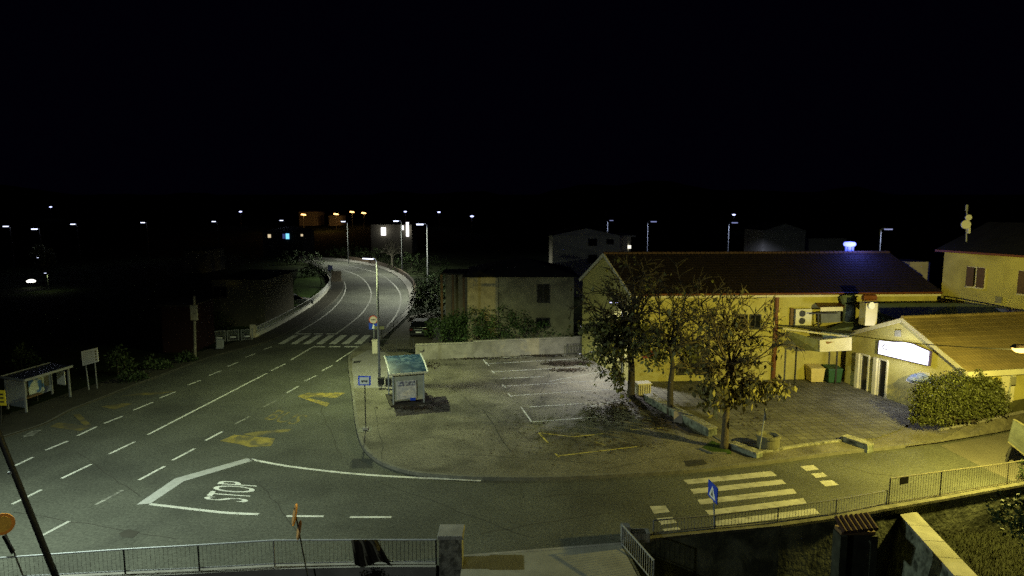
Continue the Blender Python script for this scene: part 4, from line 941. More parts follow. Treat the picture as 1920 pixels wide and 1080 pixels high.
# bus stop sign
p = G(686, 805, SZ); t = thing('bus_stop_sign', 'blue bordered bus stop sign on a slim post by the kerb', 'sign', p)
tp = V(683, 722, p.y); m = MB(); post(m, p, V(683.5, 706, p.y), .03); m.build('post', dmetal, t)
a, b, c, d = V(671.5, 722.5, p.y-.05), V(695, 722.5, p.y-.05), V(695, 705, p.y-.05), V(671.5, 705, p.y-.05)
m = MB(); m.panel([a, b, c, d], .03, (0, 1, 0)); pl = m.build('plate', bluep, t)
ce = (a+b+c+d)/4
m = MB(); m.panel([ce+(q-ce)*.76+Vector((0, -.012, 0)) for q in (a, b, c, d)], .01, (0, -1, 0)); m.build('face', mat('sign_grey', (.4, .42, .42), .5, .1, 4), pl)
m = MB(); m.box(ce+Vector((0, -.028, -.01)), (.34, .01, .07)); m.disc(ce+Vector((-.1, -.028, -.06)), (0, 1, 0), .035, .01, 12); m.disc(ce+Vector((.1, -.028, -.06)), (0, 1, 0), .035, .01, 12); m.build('bus_symbol', textm, pl)
m = MB(); m.box((p.x, p.y, SZ+.06), (.3, .3, .12)); m.build('foot', concrete, t)
# far round + blue sign
p = G(701, 657, .1); t = thing('round_traffic_sign', 'round red bordered white sign above a blue crossing sign by the street lamp', 'sign', p)
m = MB(); post(m, p, V(701, 592, p.y), .035); m.build('post', polel, t)
c = V(700, 599.5, p.y-.06); r_ = .36; m = MB(); m.disc(c, (0, 1, 0), r_, .03, 28); rd = m.build('round_plate', redp, t)
m = MB(); m.disc(c-Vector((0, .02, 0)), (0, 1, 0), r_*.84, .01, 28); m.build('face', mat('sign_rosy', (.6, .5, .42), .5, .06, 3), rd)
m = MB(); m.box(c-Vector((0, .032, 0)), (.36, .01, .07)); m.build('symbol', textm, rd)
c = V(700.5, 611.5, p.y-.06); m = MB(); m.box(c, (.78, .03, .52)); bp_ = m.build('blue_plate', bluep, t)
m = MB(); m.face([c+Vector((-.16, -.02, -.2)), c+Vector((.16, -.02, -.2)), c+Vector((0, -.02, .2))]); m.build('triangle', signw, bp_)
m = MB(); q = V(711, 614.5, p.y-.3); m.box(q, (.8, .05, .25)); m.build('sign_back', mat('sign_back_olive', (.12, .12, .06), .6), t)
# pedestrian crossing sign near
p = zp(G(1340, 990, .12), .12); t = thing('crossing_sign', 'blue pedestrian crossing sign seen nearly edge on beside the low railing', 'sign', p)
m = MB(); post(m, p, V(1337.5, 910, p.y), .03); m.build('post', bluep if False else mat('post_blue', (.1, .14, .25), .5), t)
c = V(1337.5, 922, p.y-.05); da = Vector((cos(radians(84)), -sin(radians(84)), 0))*.42; up_ = Vector((0, 0, .31)); nn_ = Vector((da.y, -da.x, 0)).normalized(); nn_ = nn_ if nn_.y < 0 else -nn_
m = MB(); m.panel([c-da-up_, c+da-up_, c+da+up_, c-da+up_], .03, nn_); pl = m.build('plate', bluep, t)
m = MB(); o = nn_*.035; m.panel([c-da*.7-up_*.75+o, c+da*.7-up_*.75+o, c+up_*.75+o], .005, nn_); m.build('triangle', signw, pl)
m = MB(); o = nn_*.044; m.beam(c+up_*.2+o, c-up_*.1+o, .06, .01, up=nn_); m.beam(c-up_*.1+o, c-up_*.55-da*.2+o, .05, .01, up=nn_); m.beam(c-up_*.1+o, c-up_*.55+da*.2+o, .05, .01, up=nn_); m.build('walking_figure', textm, pl)
# two plates edge on (bottom centre-left)
p = zp(G(580, 1078, .1), -.2); p.y -= .3; t = thing('double_plate_sign', 'brown backed oval signs seen edge on upon a slanting post', 'sign', p)
m = MB(); q0_, q1_ = V(579, 1092, p.y), V(552, 952, p.y); m.tube([q0_, q1_], .025, 8); m.build('post', dmetal, t)
for (x, y, r_) in ((553, 965, .34), (561, 994, .30)):
    c = V(x, y, p.y-.05); m = MB(); m.disc(c, (-1, -.38, .25), r_, .03, 26); o = m.build('plate', orangep if y < 970 else brownback, t)
    m = MB(); m.disc(c+Vector((-.03, -.012, .0)), (-1, -.38, .25), r_*.85, .01, 26); m.build('face', brownback, o)
# left edge orange sign
p = V(46, 1090, 20.2); t = thing('orange_round_sign', 'orange round sign on a thin post at the bottom left corner', 'sign', p)
m = MB(); m.tube([V(48, 1092, 20.2), V(26, 1035, 20.2), V(3, 985, 20.2)], .025, 8); m.build('post', dmetal, t)
c = V(4, 983, 20.1); m = MB(); m.disc(c, (.65, -1, .15), .34, .04, 28); o = m.build('plate', orangep, t)
m = MB(); nn_ = Vector((.65, -1, .15)).normalized(); m.disc(c+nn_*.025, nn_, .25, .01, 24); o2 = m.build('face', mat('sign_amber', (.6, .35, .05), .5, .25, 8), o)
m = MB(); c = V(14, 1020, 20.1); m.hexa([V(3, 1006, 20.1), V(8, 1004, 20.1), V(26, 1034, 20.1), V(21, 1040, 20.1)], [q+Vector((0, .06, 0)) for q in (V(3, 1006, 20.1), V(8, 1004, 20.1), V(26, 1034, 20.1), V(21, 1040, 20.1))]); m.build('lower_plate', blackpl, t)
# white info board left
p0, p1 = G(167, 733, .02), G(182.5, 730, .02); t = thing('notice_board_sign', 'white information board on two legs at the far left verge', 'sign', p0)
Y0 = p0.y; q = [V(155, 686, Y0), V(184.5, 678, Y0), V(182, 652, Y0), V(152, 659, Y0)]
for a, b in ((p0, V(160, 684, Y0)), (p1, V(177, 680, Y0))):
    m = MB(); post(m, a, b+Vector((0, .05, 0)), .035); m.build('leg', polel, t)
m = MB(); m.panel(q, .04, (0, 1, 0)); bd = m.build('board', signw, t)
def bil(q, u, v): return (q[0]*(1-u)+q[1]*u)*(1-v)+(q[3]*(1-u)+q[2]*u)*v
m = MB(); rnd = random.Random(3)
for r in range(7):
    v0 = .1+r*.12; u = .08
    while u < .72:
        L = rnd.uniform(.06, .16); m.face([bil(q, u, v0)-Vector((0, .006, 0)), bil(q, min(u+L, .76), v0)-Vector((0, .006, 0)), bil(q, min(u+L, .76), v0+.045)-Vector((0, .006, 0)), bil(q, u, v0+.045)-Vector((0, .006, 0))]); u += L+.03
m.build('text_lines', mat('faded_print', (.3, .3, .25), .7), bd)
m = MB()
for r in range(4):
    v0 = .12+r*.2; m.face([bil(q, .82, v0)-Vector((0, .006, 0)), bil(q, .93, v0)-Vector((0, .006, 0)), bil(q, .93, v0+.12)-Vector((0, .006, 0)), bil(q, .82, v0+.12)-Vector((0, .006, 0))])
m.build('symbols', yellow_p, bd)
# yellow sign far left
p = G(2, 800, 0); c = V(1, 746, p.y); t = thing('yellow_sign', 'yellow rectangular sign cut by the left edge near the bus shelter', 'sign', p)
m = MB(); m.box(c, (.55, .03, .85)); o = m.build('plate', signy, t)
m = MB(); m.tube([p, c+Vector((0, .04, 0))], .03, 8); m.build('post', dmetal, t)
m = MB(); 
for dz_ in (.2, 0, -.22): m.box(c+Vector((.08, -.02, dz_)), (.2, .01, .09))
m.build('symbols', textm, o)
# sign at right (back)
p = G(1886, 866, .1); Yb = p.y; t = thing('road_sign_back', 'grey back of a large tilted road sign at the right edge', 'sign', p)
m = MB(); m.tube([p, V(1896, 838, Yb)], .04, 8); m.build('post', dmetal, t)
q = [V(1890, 828, Yb), V(1932, 862, Yb-.8), V(1940, 808, Yb-.8), V(1901, 786, Yb)]
m = MB(); m.panel(q, .04, (0, 1, 0)); o = m.build('panel', mat('sign_back_grey', (.06, .066, .055), .5, .2, 3), t)
m = MB(); m.beam(q[3], q[2], .05, .05); m.beam(q[0], q[1], .05, .05); m.build('edge', mat('sign_edge', (.15, .14, .08), .5), o)
# far sign near the curve
p = G(620, 541, .1); Yb = p.y; t = thing('curve_sign', 'grey back of a rectangular sign at the inside of the curve', 'sign', p)
m = MB(); m.tube([p, V(620, 508, Yb)], .05, 6); m.build('post', polel, t); a, b = V(621, 528, Yb), V(640, 528, Yb)
m = MB(); m.panel([a, b, V(640, 508, Yb), V(621, 508, Yb)], .04, (0, 1, 0)); m.build('panel', mat('panel_tan', (.13, .11, .08), .7), t)
m = MB(); p2 = G(619, 508, .1); c = V(619, 503, p2.y); m.box(c, (.9, .1, 1.1)); tag(m.build('blue_marker', mat('marker_blue', (.05, .06, .14), .6)), 'small dark blue marker post beside the far curve', 'post')
# sign at patio
p = G(1423, 850, SZ); Yb = p.y; t = thing('patio_signpost', 'thin signpost leaning by the low stone wall at the patio corner', 'sign', p)
m = MB(); m.tube([p, V(1436, 766, Yb)], .03, 8); m.build('post', polel, t)
c = V(1435, 777, Yb-.05); m = MB(); m.disc(c, (1, -.22, .1), .3, .03, 24); o = m.build('plate', mat('plate_dark', (.05, .05, .05), .5), t)
m = MB(); p_ = p.copy(); m.lathe(p_, [(.14, 0), (.12, .05), (.05, .06)], 12); m.build('foot', concrete, t)
# white pole with box left
p = G(366, 672, .02); Yb = p.y; t = thing('utility_pole', 'grey utility pole with a pale box near the left driveway', 'pole', p)
m = MB(); m.tube([p, V(364, 555, Yb)], [.11, .09], 10); m.build('pole', mat('pole_conc', (.2, .18, .13), .8), t)
a, b = V(359, 600, Yb-.2), V(371, 600, Yb-.2); m = MB(); m.prism([(a.x, Yb-.35), (b.x, Yb-.35), (b.x, Yb-.12), (a.x, Yb-.12)], a.z, ZH(571, Yb)); m.build('box', mat('pole_box', (.28, .26, .2), .7), t, bevel=.02)
# right-hand short sign near hedge
p = G(1887, 770, SZ); Yb = p.y; p = V(1887, 770, 34.9); Yb = p.y; t = thing('hedge_sign', 'slim sign with grey plate standing at the right end of the hedge', 'sign', p)
m = MB(); m.tube([p, V(1898, 700, Yb)], .04, 8); m.build('post', polel, t); m = MB(); c = V(1900, 714, Yb-.05); m.box(c, (.4, .03, .45), .3); m.build('plate', plaster_g, t)
# ================================================================== LAMPS
def light(name, loc, energy, color, r=.12, spot=None, aim=None, blend=.6):
    ld = bpy.data.lights.new(name, 'SPOT' if spot else 'POINT'); ld.energy = energy; ld.color = color; ld.shadow_soft_size = r
    if spot: ld.spot_size = radians(spot); ld.spot_blend = blend
    o = bpy.data.objects.new(name, ld); col.objects.link(o); o.location = loc
    if aim is not None:
        o.rotation_euler = (Vector(aim)-Vector(loc)).to_track_quat('-Z', 'Y').to_euler()
    return o
LED = (.86, 1.0, .45); LEDB = (.6, .68, 1.0); SOD = (1.0, .87, .17)
# main LED lamp
p = G(712, 724, SZ); Yb = p.y; tp = V(706.5, 488, Yb)
t = thing('street_lamp', 'tall dark street lamp with white lit head beside the parking lot shelter', 'street lamp', p)
m = MB(); m.tube([p, p+Vector((0, 0, 1.2)), p.lerp(tp, .75), tp], [.11, .085, .07, .06], 12); m.build('pole', mat('pole_lamp', (.17, .17, .17), .5, .1, 3), t, smooth=True)
hd = V(690, 483.5, Yb); m = MB(); m.tube([tp-Vector((0, 0, .1)), tp+Vector((-.1, 0, .12)), hd+Vector((.25, 0, .06))], .035, 8); m.build('arm', polel, t)
m = MB(); m.hexa([hd+Vector((-.35, -.14, 0)), hd+Vector((.35, -.14, -.04)), hd+Vector((.35, .14, -.04)), hd+Vector((-.35, .14, 0))], [hd+Vector((-.3, -.1, .1)), hd+Vector((.32, -.1, .07)), hd+Vector((.32, .1, .07)), hd+Vector((-.3, .1, .1))]); lh = m.build('lamp_head', dmetal, t)
m = MB(); m.hexa([hd+Vector((-.33, -.13, -.06)), hd+Vector((.33, -.13, -.1)), hd+Vector((.33, .13, -.1)), hd+Vector((-.33, .13, -.06))], [hd+Vector((-.33, -.13, -.005)), hd+Vector((.33, -.13, -.045)), hd+Vector((.33, .13, -.045)), hd+Vector((-.33, .13, -.005))]); m.build('lens', ledm, lh)
light('lamp_light', hd-Vector((0, 0, .18)), 4000, LED, .12, 165, hd-Vector((0, 0, 5)), .5)
# LED lamp behind tree
Yb = 45.0; tp = V(1167, 575, Yb); p = Vector((V(1168, 650, Yb).x, Yb, SZ))
t = thing('street_lamp', 'street lamp with bluish lit head half hidden by the leftmost tree', 'street lamp', p)
m = MB(); m.tube([p, tp], [.09, .055], 12); m.build('pole', whitepl, t, smooth=True)
hd = V(1151, 566, Yb); m = MB(); m.tube([tp, tp+Vector((-.08, 0, .15)), hd+Vector((.2, 0, .05))], .03, 8); m.build('arm', polel, t)
m = MB(); m.box(hd+Vector((0, 0, .05)), (.62, .26, .08)); lh = m.build('lamp_head', dmetal, t); m = MB(); m.box(hd+Vector((0, 0, -.02)), (.56, .22, .06)); m.build('lens', mat('led_lens_blue', (.8, .8, .8), .5, 0, 3, emit=(.5, .5, 1), es=10), lh)
light('lamp_light', hd-Vector((0, 0, .15)), 3000, (.88, .88, .92), .15, 155, hd-Vector((1.5, .4, 5)), .7)
# sodium lamp right
sx = Vector((19.9, 26.0, 0)); d = ray(1913, 652); t_ = 26.0/d.y; hd = Vector((d.x*t_, 26.0, H+d.z*t_))
t = thing('sodium_lamp', 'sodium street lamp glowing orange at the right edge', 'street lamp', (hd.x+1.3, hd.y, .1))
m = MB(); m.tube([(hd.x+1.6, hd.y, 0), (hd.x+1.6, hd.y, hd.z-.2), (hd.x+1.3, hd.y, hd.z+.15), (hd.x+.3, hd.y, hd.z+.12)], [.1, .07, .05, .04], 10); m.build('pole', polel, t)
m = MB(); m.hexa([hd+Vector((-.32, -.15, 0)), hd+Vector((.4, -.12, 0)), hd+Vector((.4, .12, 0)), hd+Vector((-.32, .15, 0))], [hd+Vector((-.22, -.08, .14)), hd+Vector((.4, -.07, .12)), hd+Vector((.4, .07, .12)), hd+Vector((-.22, .08, .14))]); lh = m.build('lamp_head', dmetal, t)
m = MB(); m.lathe(hd+Vector((0, 0, -.13)), [(.02, -.08), (.16, -.05), (.26, .03), (.28, .125)], 16); m.build('lens', sodm, lh)
light('sodium_light', hd-Vector((0, 0, .32)), 8600, SOD, .12)
# near left lamp (leaning pole, head above the frame)
b0, b1 = V(112, 1100, 20), V(-12, 790, 20); b0g = b0+(b0-b1)*(b0.z/(b1.z-b0.z)) if b0.z > 0 else b0
top = b1+(b1-b0)*.85
t = thing('leaning_lamp_pole', 'dark leaning street lamp pole crossing the bottom left corner', 'street lamp', b0g)
m = MB(); m.tube([b0g, b1, top], [.1, .085, .07], 12); m.build('pole', polem, t, smooth=True)
m = MB(); c = V(22, 885, 20); m.tube([c-(b1-b0)*.006, c+(b1-b0)*.006], .11, 12); m.build('band', metal, t)
hd = top+Vector((-.2, .9, .4)); m = MB(); m.tube([top, top+Vector((0, .2, .3)), hd+Vector((0, -.3, .1))], .05, 8); m.build('arm', polem, t); m = MB(); m.box(hd+Vector((0, 0, .1)), (.3, .7, .12)); m.build('lamp_head', dmetal, t)
light('lamp_light', hd-Vector((0, 0, .1)), 9000, (.78, .95, .78), .12, 160, hd+Vector((2.0, .8, -5)), .6)
light('unseen_lamp_light', (-7, 5.5, 6.5), 950, (.85, .95, .88), .1)  # unseen lamp added behind the camera to light near pillar and railing faces
# far lamps
def far_proto():
    t = thing('street_lamp', 'x', 'street lamp', (0, 0, 0)); m = MB(); m.tube([(0, 0, -8.5), (0, 0, -.1)], [.13, .09], 8); m.tube([(0, 0, -.15), (-.2, 0, .05), (-.55, 0, .1)], .05, 6); m.build('pole', polem, t)
    m = MB(); m.hexa([(-1.25, -.18, .02), (-.45, -.18, .02), (-.45, .18, .02), (-1.25, .18, .02)], [(-1.2, -.12, .14), (-.5, -.12, .14), (-.5, .12, .14), (-1.2, .12, .14)]); h_ = m.build('lamp_head', dmetal, t)
    m = MB(); m.hexa([(-1.22, -.16, -.12), (-.48, -.16, -.12), (-.48, .16, -.12), (-1.22, .16, -.12)], [(-1.24, -.17, .018), (-.46, -.17, .018), (-.46, .17, .018), (-1.24, .17, .018)]); m.build('lens', ledfar, h_); return t
def solve(x, y, hgt=8.5):
    s = ray(x, y).z/ray(x, y).y; Y = 20.0
    while Y < 1400 and H+Y*s > terr(Y)+hgt: Y += 1.0
    p = V(x, y, Y); return p, Y
proto = far_proto(); first = True
far_list = [(11, 424, 'lit street lamp farthest left in the distant row', 1.0), (65, 429, 'dim lit lamp just right of the leftmost distant lamp', .6), (137, 420, 'distant lit lamp third from the left edge', 1.0), (268, 417, 'distant lit lamp in the dark between the third lamp and the left pole line', 1.0), (401, 415, 'distant lit lamp above the red shed and left house', 1.0), (528, 413, 'distant lit lamp above the cyan lit window', 1.0), (644, 415, 'distant lit lamp with visible pole below the orange hill house', 1.0), (743, 414, 'lit lamp with pole between the two bright doorways', .9), (788, 420, 'lit lamp with pole right of the bright doorways', .9),
            (71, 483, 'small lit lamp at far left above the lit tree', .5), (86, 497, 'upper of two lit lamps beside the lit tree', .6), (85, 512, 'lower of two lit lamps beside the lit tree, its pole bright', .8),
            (1146, 413, 'small distant lamp above the pale gable house roof', .6), (1225, 415, 'tall lamp pole rising behind the left half of the long tiled roof', .9), (1377, 417, 'lamp pole rising behind the middle of the long tiled roof', .9), (1665, 429, 'lamp pole rising behind the right end of the long tiled roof', .9)]
for x, y, lab, sc in far_list:
    p, Y = solve(x, y, 8.5); flip = x > 1100; sz = 1.0
    if x in (743, 788, 644): Y = {743: 118, 788: 88, 644: 140}[x]; p = V(x, y, Y); sz = p.z/8.5
    if flip: Y = {1146: 150, 1225: 105, 1377: 105, 1665: 80}[x]; p = V(x, y, Y); sz = p.z/8.5
    if x in (71, 86, 85): yb = {71: 512, 86: 522, 85: 546}[x]; p = V(x, y, G(x, yb).y); sz = p.z/8.5
    if first: o = proto; o.location = p; o['label'] = lab; o['group'] = 'distant street lamps'; first = False
    else: o = dup(proto, p, pi if flip else 0, sz, lab, 'distant street lamps')
    if flip or x in (743, 788, 644, 85):
        for c in o.children:
            if c.name.startswith('pole'): c.material_slots[0].link = 'OBJECT'; c.material_slots[0].material = polel
    if flip:
        for c in o.children:
            for g in c.children:
                g.material_slots[0].link = 'OBJECT'; g.material_slots[0].material = mat('led_lens_dim', (.7, .7, .8), .5, 0, 3, emit=(.4, .45, .9), es=.5)
    o.location.x += .8*(-1 if flip else 1)*sz
# tiny far lights (lamp heads on poles)
tiny = [(95, 389), (451, 398), (760, 398), (823, 399), (885, 407), (1376, 404)]
tp_ = None
tlab = ['tiny distant light highest at the far left', 'tiny distant light left of the orange hill lamps', 'tiny bluish distant light above the bright doorways', 'faint tiny distant light right of the doorway lamps', 'tiny distant light above the dark roof of the grey house', 'tiny distant light above the middle lamp pole']
for (x, y), lab in zip(tiny, tlab):
    p, Y = solve(x, y, 7)
    if tp_ is None:
        tp_ = thing('distant_lamp', lab, 'street lamp', p, 'tiny distant lights'); m = MB(); m.tube([p-Vector((0, 0, 7)), p], .08, 6); m.build('pole', polel, tp_)
        m = MB(); m.lathe(p, [(.3, 0), (.7, .2), (.7, .45), (.2, .6)], 10); m.build('lens', mat('led_lens_tiny', (.8, .8, .8), .5, 0, 3, emit=(.5, .55, 1), es=3), tp_)
    else: dup(tp_, p, 0, 1, lab)
orn = [(569, 402), (630, 401), (660, 397), (682, 399)]; op = None
olab = ['leftmost orange lamp on the hillside', 'orange lamp above the glowing hill house', 'third orange hillside lamp from the left', 'rightmost orange hillside lamp']
for (x, y), lab in zip(orn, olab):
    p, Y = solve(x, y, 7)
    if op is None:
        op = thing('hillside_lamp', lab, 'street lamp', p, 'orange hillside lamps'); m = MB(); m.tube([p-Vector((0, 0, 7)), p], .1, 6); m.build('pole', polel, op)
        m = MB(); m.hexa([p+Vector(q) for q in ((-1.1, -.4, -.25), (1.1, -.4, -.45), (1.1, .4, -.45), (-1.1, .4, -.25))], [p+Vector(q) for q in ((-.8, -.3, .3), (.8, -.3, .1), (.8, .3, .1), (-.8, .3, .3))]); m.build('lens', sodfar, op)
    else: dup(op, p, 0, 1, lab)
    if x < 650: light('hill_light', p-Vector((0, 14, .9)), 900, (1, .5, .12), .3)
# lights for far lamps which light the curve and the doorway
for (x, y, Y, e) in ((743, 414, 118, 6500), (788, 420, 88, 9500), (644, 415, 140, 5000)):
    p = V(x, y, Y); light('lamp_light', p+Vector((-.5, 0, -.3)), e*1.3, (.86, .9, .74), .2, 160, p-Vector((0, 0, 5)), .6)
# lamps that stand round the curve but are masked by their own brightness: light at their heads
for x, y, Y in ((1225, 415, 105), (1377, 417, 105), (1665, 429, 80), (1146, 413, 150)):
    p = V(x, y, Y); light('lamp_light', p+Vector((1.0, -.3, -.25)), 1500, LEDB, .2, 160, p-Vector((0, 0, 5)), .5)
p = V(85, 512, G(85, 546).y); light('lamp_light', p-Vector((-.3, 0, .3)), 60, LED, .2, 165, p-Vector((0, 0, 5)), .5)
for x, y in ((719, 432), (764, 432)):
    p = V(x, y, 168.5); light('porch_light', p, 60, (1, .95, 1), .2)
# blue beacon
bY = 50.2; c = V(1593, 461, bY); t = thing('blue_beacon', 'bright blue white beacon lamp above the long tiled roof', 'lamp', V(1593, 478, bY))
bm = mat('beacon_glow', (.7, .7, 1), .5, 0, 3, emit=(.14, .18, 1.0), es=3.2)
m = MB(); m.lathe(c+Vector((0, 0, -.05)), [(.05, .0), (.36, .03), (.43, .13), (.43, .22), (.36, .33), (.05, .37)], 24); m.build('lens_dome', bm, t)
m = MB(); m.lathe(c+Vector((0, 0, -.5)), [(.3, 0), (.3, .44)], 20); m.build('lens_body', mat('beacon_body', (.6, .6, 1), .5, 0, 3, emit=(.06, .1, 1.0), es=1.8), t)
m = MB()
for k in range(8):
    a = 2*pi*k/8; m.tube([c+Vector((.34*cos(a), .34*sin(a), -.5)), c+Vector((.34*cos(a), .34*sin(a), -.05))], .02, 4)
m.build('cage', dmetal, t)
m = MB(); m.tube([zp(c, 0), c-Vector((0, 0, .5))], .12, 8); m.build('pole', polel, t)
light('beacon_light', c+Vector((0, -1.3, .5)), 300, (.12, .16, 1), .3)
light('shop_sign_light', cq-sn*.9+Vector((0, 0, -.1)), 240, (.8, .82, 1), .5)
# ================================================================== SHELTERS
# left bus shelter
f0, f1 = G(50, 773, .1), G(132, 744, .1); b0 = G(15, 767, .1); ex = f1-f0; dp_ = b0-f0; b1 = b0+ex
zt0 = ZH(713, f0.y); zt0 = (zt0+ZH(688, f1.y))/2
t = thing('bus_shelter', 'glass sided bus shelter with a flat dark roof on the left pavement', 'bus shelter', f0)
for p in (f0, f1, b0, b1):
    m = MB(); m.box((p.x, p.y, (zt0+.1)/2), (.09, .09, zt0-.1)); m.build('post', polel, t)
m = MB(); o1 = ex.normalized()*.15; o2 = dp_.normalized()*.2
m.prism([xy(f0-o1-o2*1.2), xy(f1+o1-o2*1.2), xy(b1+o1+o2), xy(b0-o1+o2)], zt0, zt0+.07); rr = m.build('roof', mat('shelter_dark_roof', (.03, .035, .06), .3, .3, 2), t)
m = MB(); m.beam(zp(f0-o1-o2*1.25, zt0+.04), zp(f1+o1-o2*1.25, zt0+.04), .06, .14); m.beam(zp(b0-o1+o2, zt0+.05), zp(b1+o1+o2, zt0+.05), .05, .12); m.beam(zp(f0-o1-o2, zt0+.04), zp(b0-o1+o2, zt0+.04), .05, .12); m.build('edge_trim', polel, rr)
m = MB(); m.panel([zp(f0, .35), zp(b0, .35), zp(b0, zt0-.1), zp(f0, zt0-.1)], .015, ex); m.build('side_panel', shglass, t)
m = MB(); m.panel([zp(b0, .35), zp(b1, .35), zp(b1, zt0-.1), zp(b0, zt0-.1)], .015, dp_); m.build('back_panel', shglass, t)
q0_, q1_ = b0.lerp(b1, .45)-o2*.3, b0.lerp(b1, .80)-o2*.3
m = MB(); m.panel([zp(q0_, .55), zp(q1_, .55), zp(q1_, 1.65), zp(q0_, 1.65)], .04, -dp_); po = m.build('poster', mat('poster_blue', (.45, .5, .45), .5, .2, 2, stain=((.03, .1, .3), 1.6, .5, .56, .95)), t)
m = MB()
for z in (.55, 1.65): m.beam(zp(q0_, z), zp(q1_, z), .07, .06)
m.build('poster_frame', polel, po)
q0_, q1_ = b1-dp_*.3+ex*.02, b1-dp_*.75+ex*.02; m = MB(); m.panel([zp(q0_, .8), zp(q1_, .8), zp(q1_, 1.7), zp(q0_, 1.7)], .03, -ex); m.build('end_poster', signw, t)
m = MB(); q0_, q1_ = b0.lerp(b1, .12)-dp_*.25, b0.lerp(b1, .6)-dp_*.25; m.beam(zp(q0_, .55), zp(q1_, .55), .38, .05); m.build('bench', wood, t)
for k in (.1, .9):
    p = q0_.lerp(q1_, k); m = MB(); m.tube([zp(p, .09), zp(p, .53)], .03, 6); m.build('bench_leg', dmetal, t)
# centre shelter with blue roof
f0, f1 = G(738, 762, SZ), G(795, 757, SZ); d_ = (f1-f0); d_.z = 0; L_ = d_.length; ud = d_.normalized(); un = Vector((-ud.y, ud.x, 0)); back = 2.3; zt = ZH(702, f0.y)
t = thing('blue_roof_shelter', 'small bus shelter with curved blue roof and posters beside the lamp', 'bus shelter', f0)
g0 = G(716, 722, SZ); bo = (g0-f0); b0, b1 = f0+un*back, f1+un*back
m = MB(); m.prism([xy(f0-ud*.2-un*.15), xy(f1+ud*.5-un*.15), xy(b1+ud*.5+un*.2), xy(b0-ud*.2+un*.2)], SZ, SZ+.1); m.build('plinth', mat('plinth_dark', (.035, .03, .025), .9), t)
for p in (f0, f1, b0, b1):
    m = MB(); m.box((p.x, p.y, (zt+SZ)/2), (.08, .08, zt-SZ)); m.build('post', polel, t)
m = MB(); R = []
for j in range(9):
    v_ = j/8; zz_ = zt+.02+.55*sin(v_*pi*.5); R.append((f0.lerp(b0, v_*1.12-.1)-ud*.22, f1.lerp(b1, v_*1.12-.1)+ud*.22, zz_))
for j in range(8):
    a, b, z1_ = R[j]; c, d2, z2_ = R[j+1]
    m.hexa([zp(a, z1_), zp(b, z1_), zp(d2, z2_), zp(c, z2_)], [zp(a, z1_+.03), zp(b, z1_+.03), zp(d2, z2_+.03), zp(c, z2_+.03)])
rr = m.build('roof', shroof, t)
for e in (0, 1):
    m = MB(); m.tube([zp(r[e], r[2]+.04) for r in R], .045, 6); m.build('roof_rib', signw, rr)
m = MB(); m.beam(zp(R[0][0], zt+.04), zp(R[0][1], zt+.04), .06, .1); m.build('front_beam', plaster_w, t)
m = MB(); m.panel([zp(f0, .45), zp(f1, .45), zp(f1, zt-.1), zp(f0, zt-.1)], .02, un); m.build('front_panel', mat('shelter_panel', (.3, .3, .24), .5, .2, 2), t)
m = MB(); m.panel([zp(f1, .3), zp(b1, .3), zp(b1, zt-.1), zp(f1, zt-.1)], .015, ud); m.build('side_panel', shglass, t)
m = MB(); m.panel([zp(f0+un*.05, .3), zp(b0, .3), zp(b0, zt-.1), zp(f0+un*.05, zt-.1)], .015, -ud) if False else m.beam(zp(b0, zt), zp(b1, zt), .06, .06); m.build('rear_beam', polel, t)
pa, pb = f0.lerp(f1, .1)-un*.04, f0.lerp(f1, .75)-un*.04; q = [zp(pa, .55), zp(pb, .55), zp(pb, 1.68), zp(pa, 1.68)]
m = MB(); m.panel(q, .03, -un); po = m.build('poster', mat('poster_print', (.55, .5, .45), .6, .3, 4, stain=((.2, .2, .28), 5, .5, .65, .6)), t)
q2_ = [bil(q, .06, .72)-un*.035, bil(q, .94, .72)-un*.035, bil(q, .94, .97)-un*.035, bil(q, .06, .97)-un*.035]
m = MB(); m.panel(q2_, .006, -un); m.build('poster_header', mat('poster_header', (.12, .11, .16), .6, .6, 8, stain=((.5, .5, .5), 7, .5, .58, .9)), po)
m = MB(); m.panel([bil(q, .68, -.1)-un*.035, bil(q, .95, -.1)-un*.035, bil(q, .95, .05)-un*.035, bil(q, .68, .05)-un*.035], .006, -un); m.build('poster_footer', bluep, po)
# waste boxes by the shelter
for k, (x, y, lab) in enumerate(((715, 727, 'dark litter box on a post left of the blue roofed shelter'), (729, 728, 'dark litter box tucked against the shelter post'))):
    p = G(x, y+2, SZ); bt = thing('litter_box', lab, 'litter bin', p); m = MB(); m.box((p.x, p.y, SZ+.5), (.38, .3, .42)); m.build('box', blackpl, bt, bevel=.02); m = MB(); m.tube([p, p+Vector((0, 0, .45))], .03, 6); m.build('post', dmetal, bt); m = MB(); m.box((p.x, p.y, SZ+.73), (.42, .34, .04)); m.build('lid', dmetal, bt)
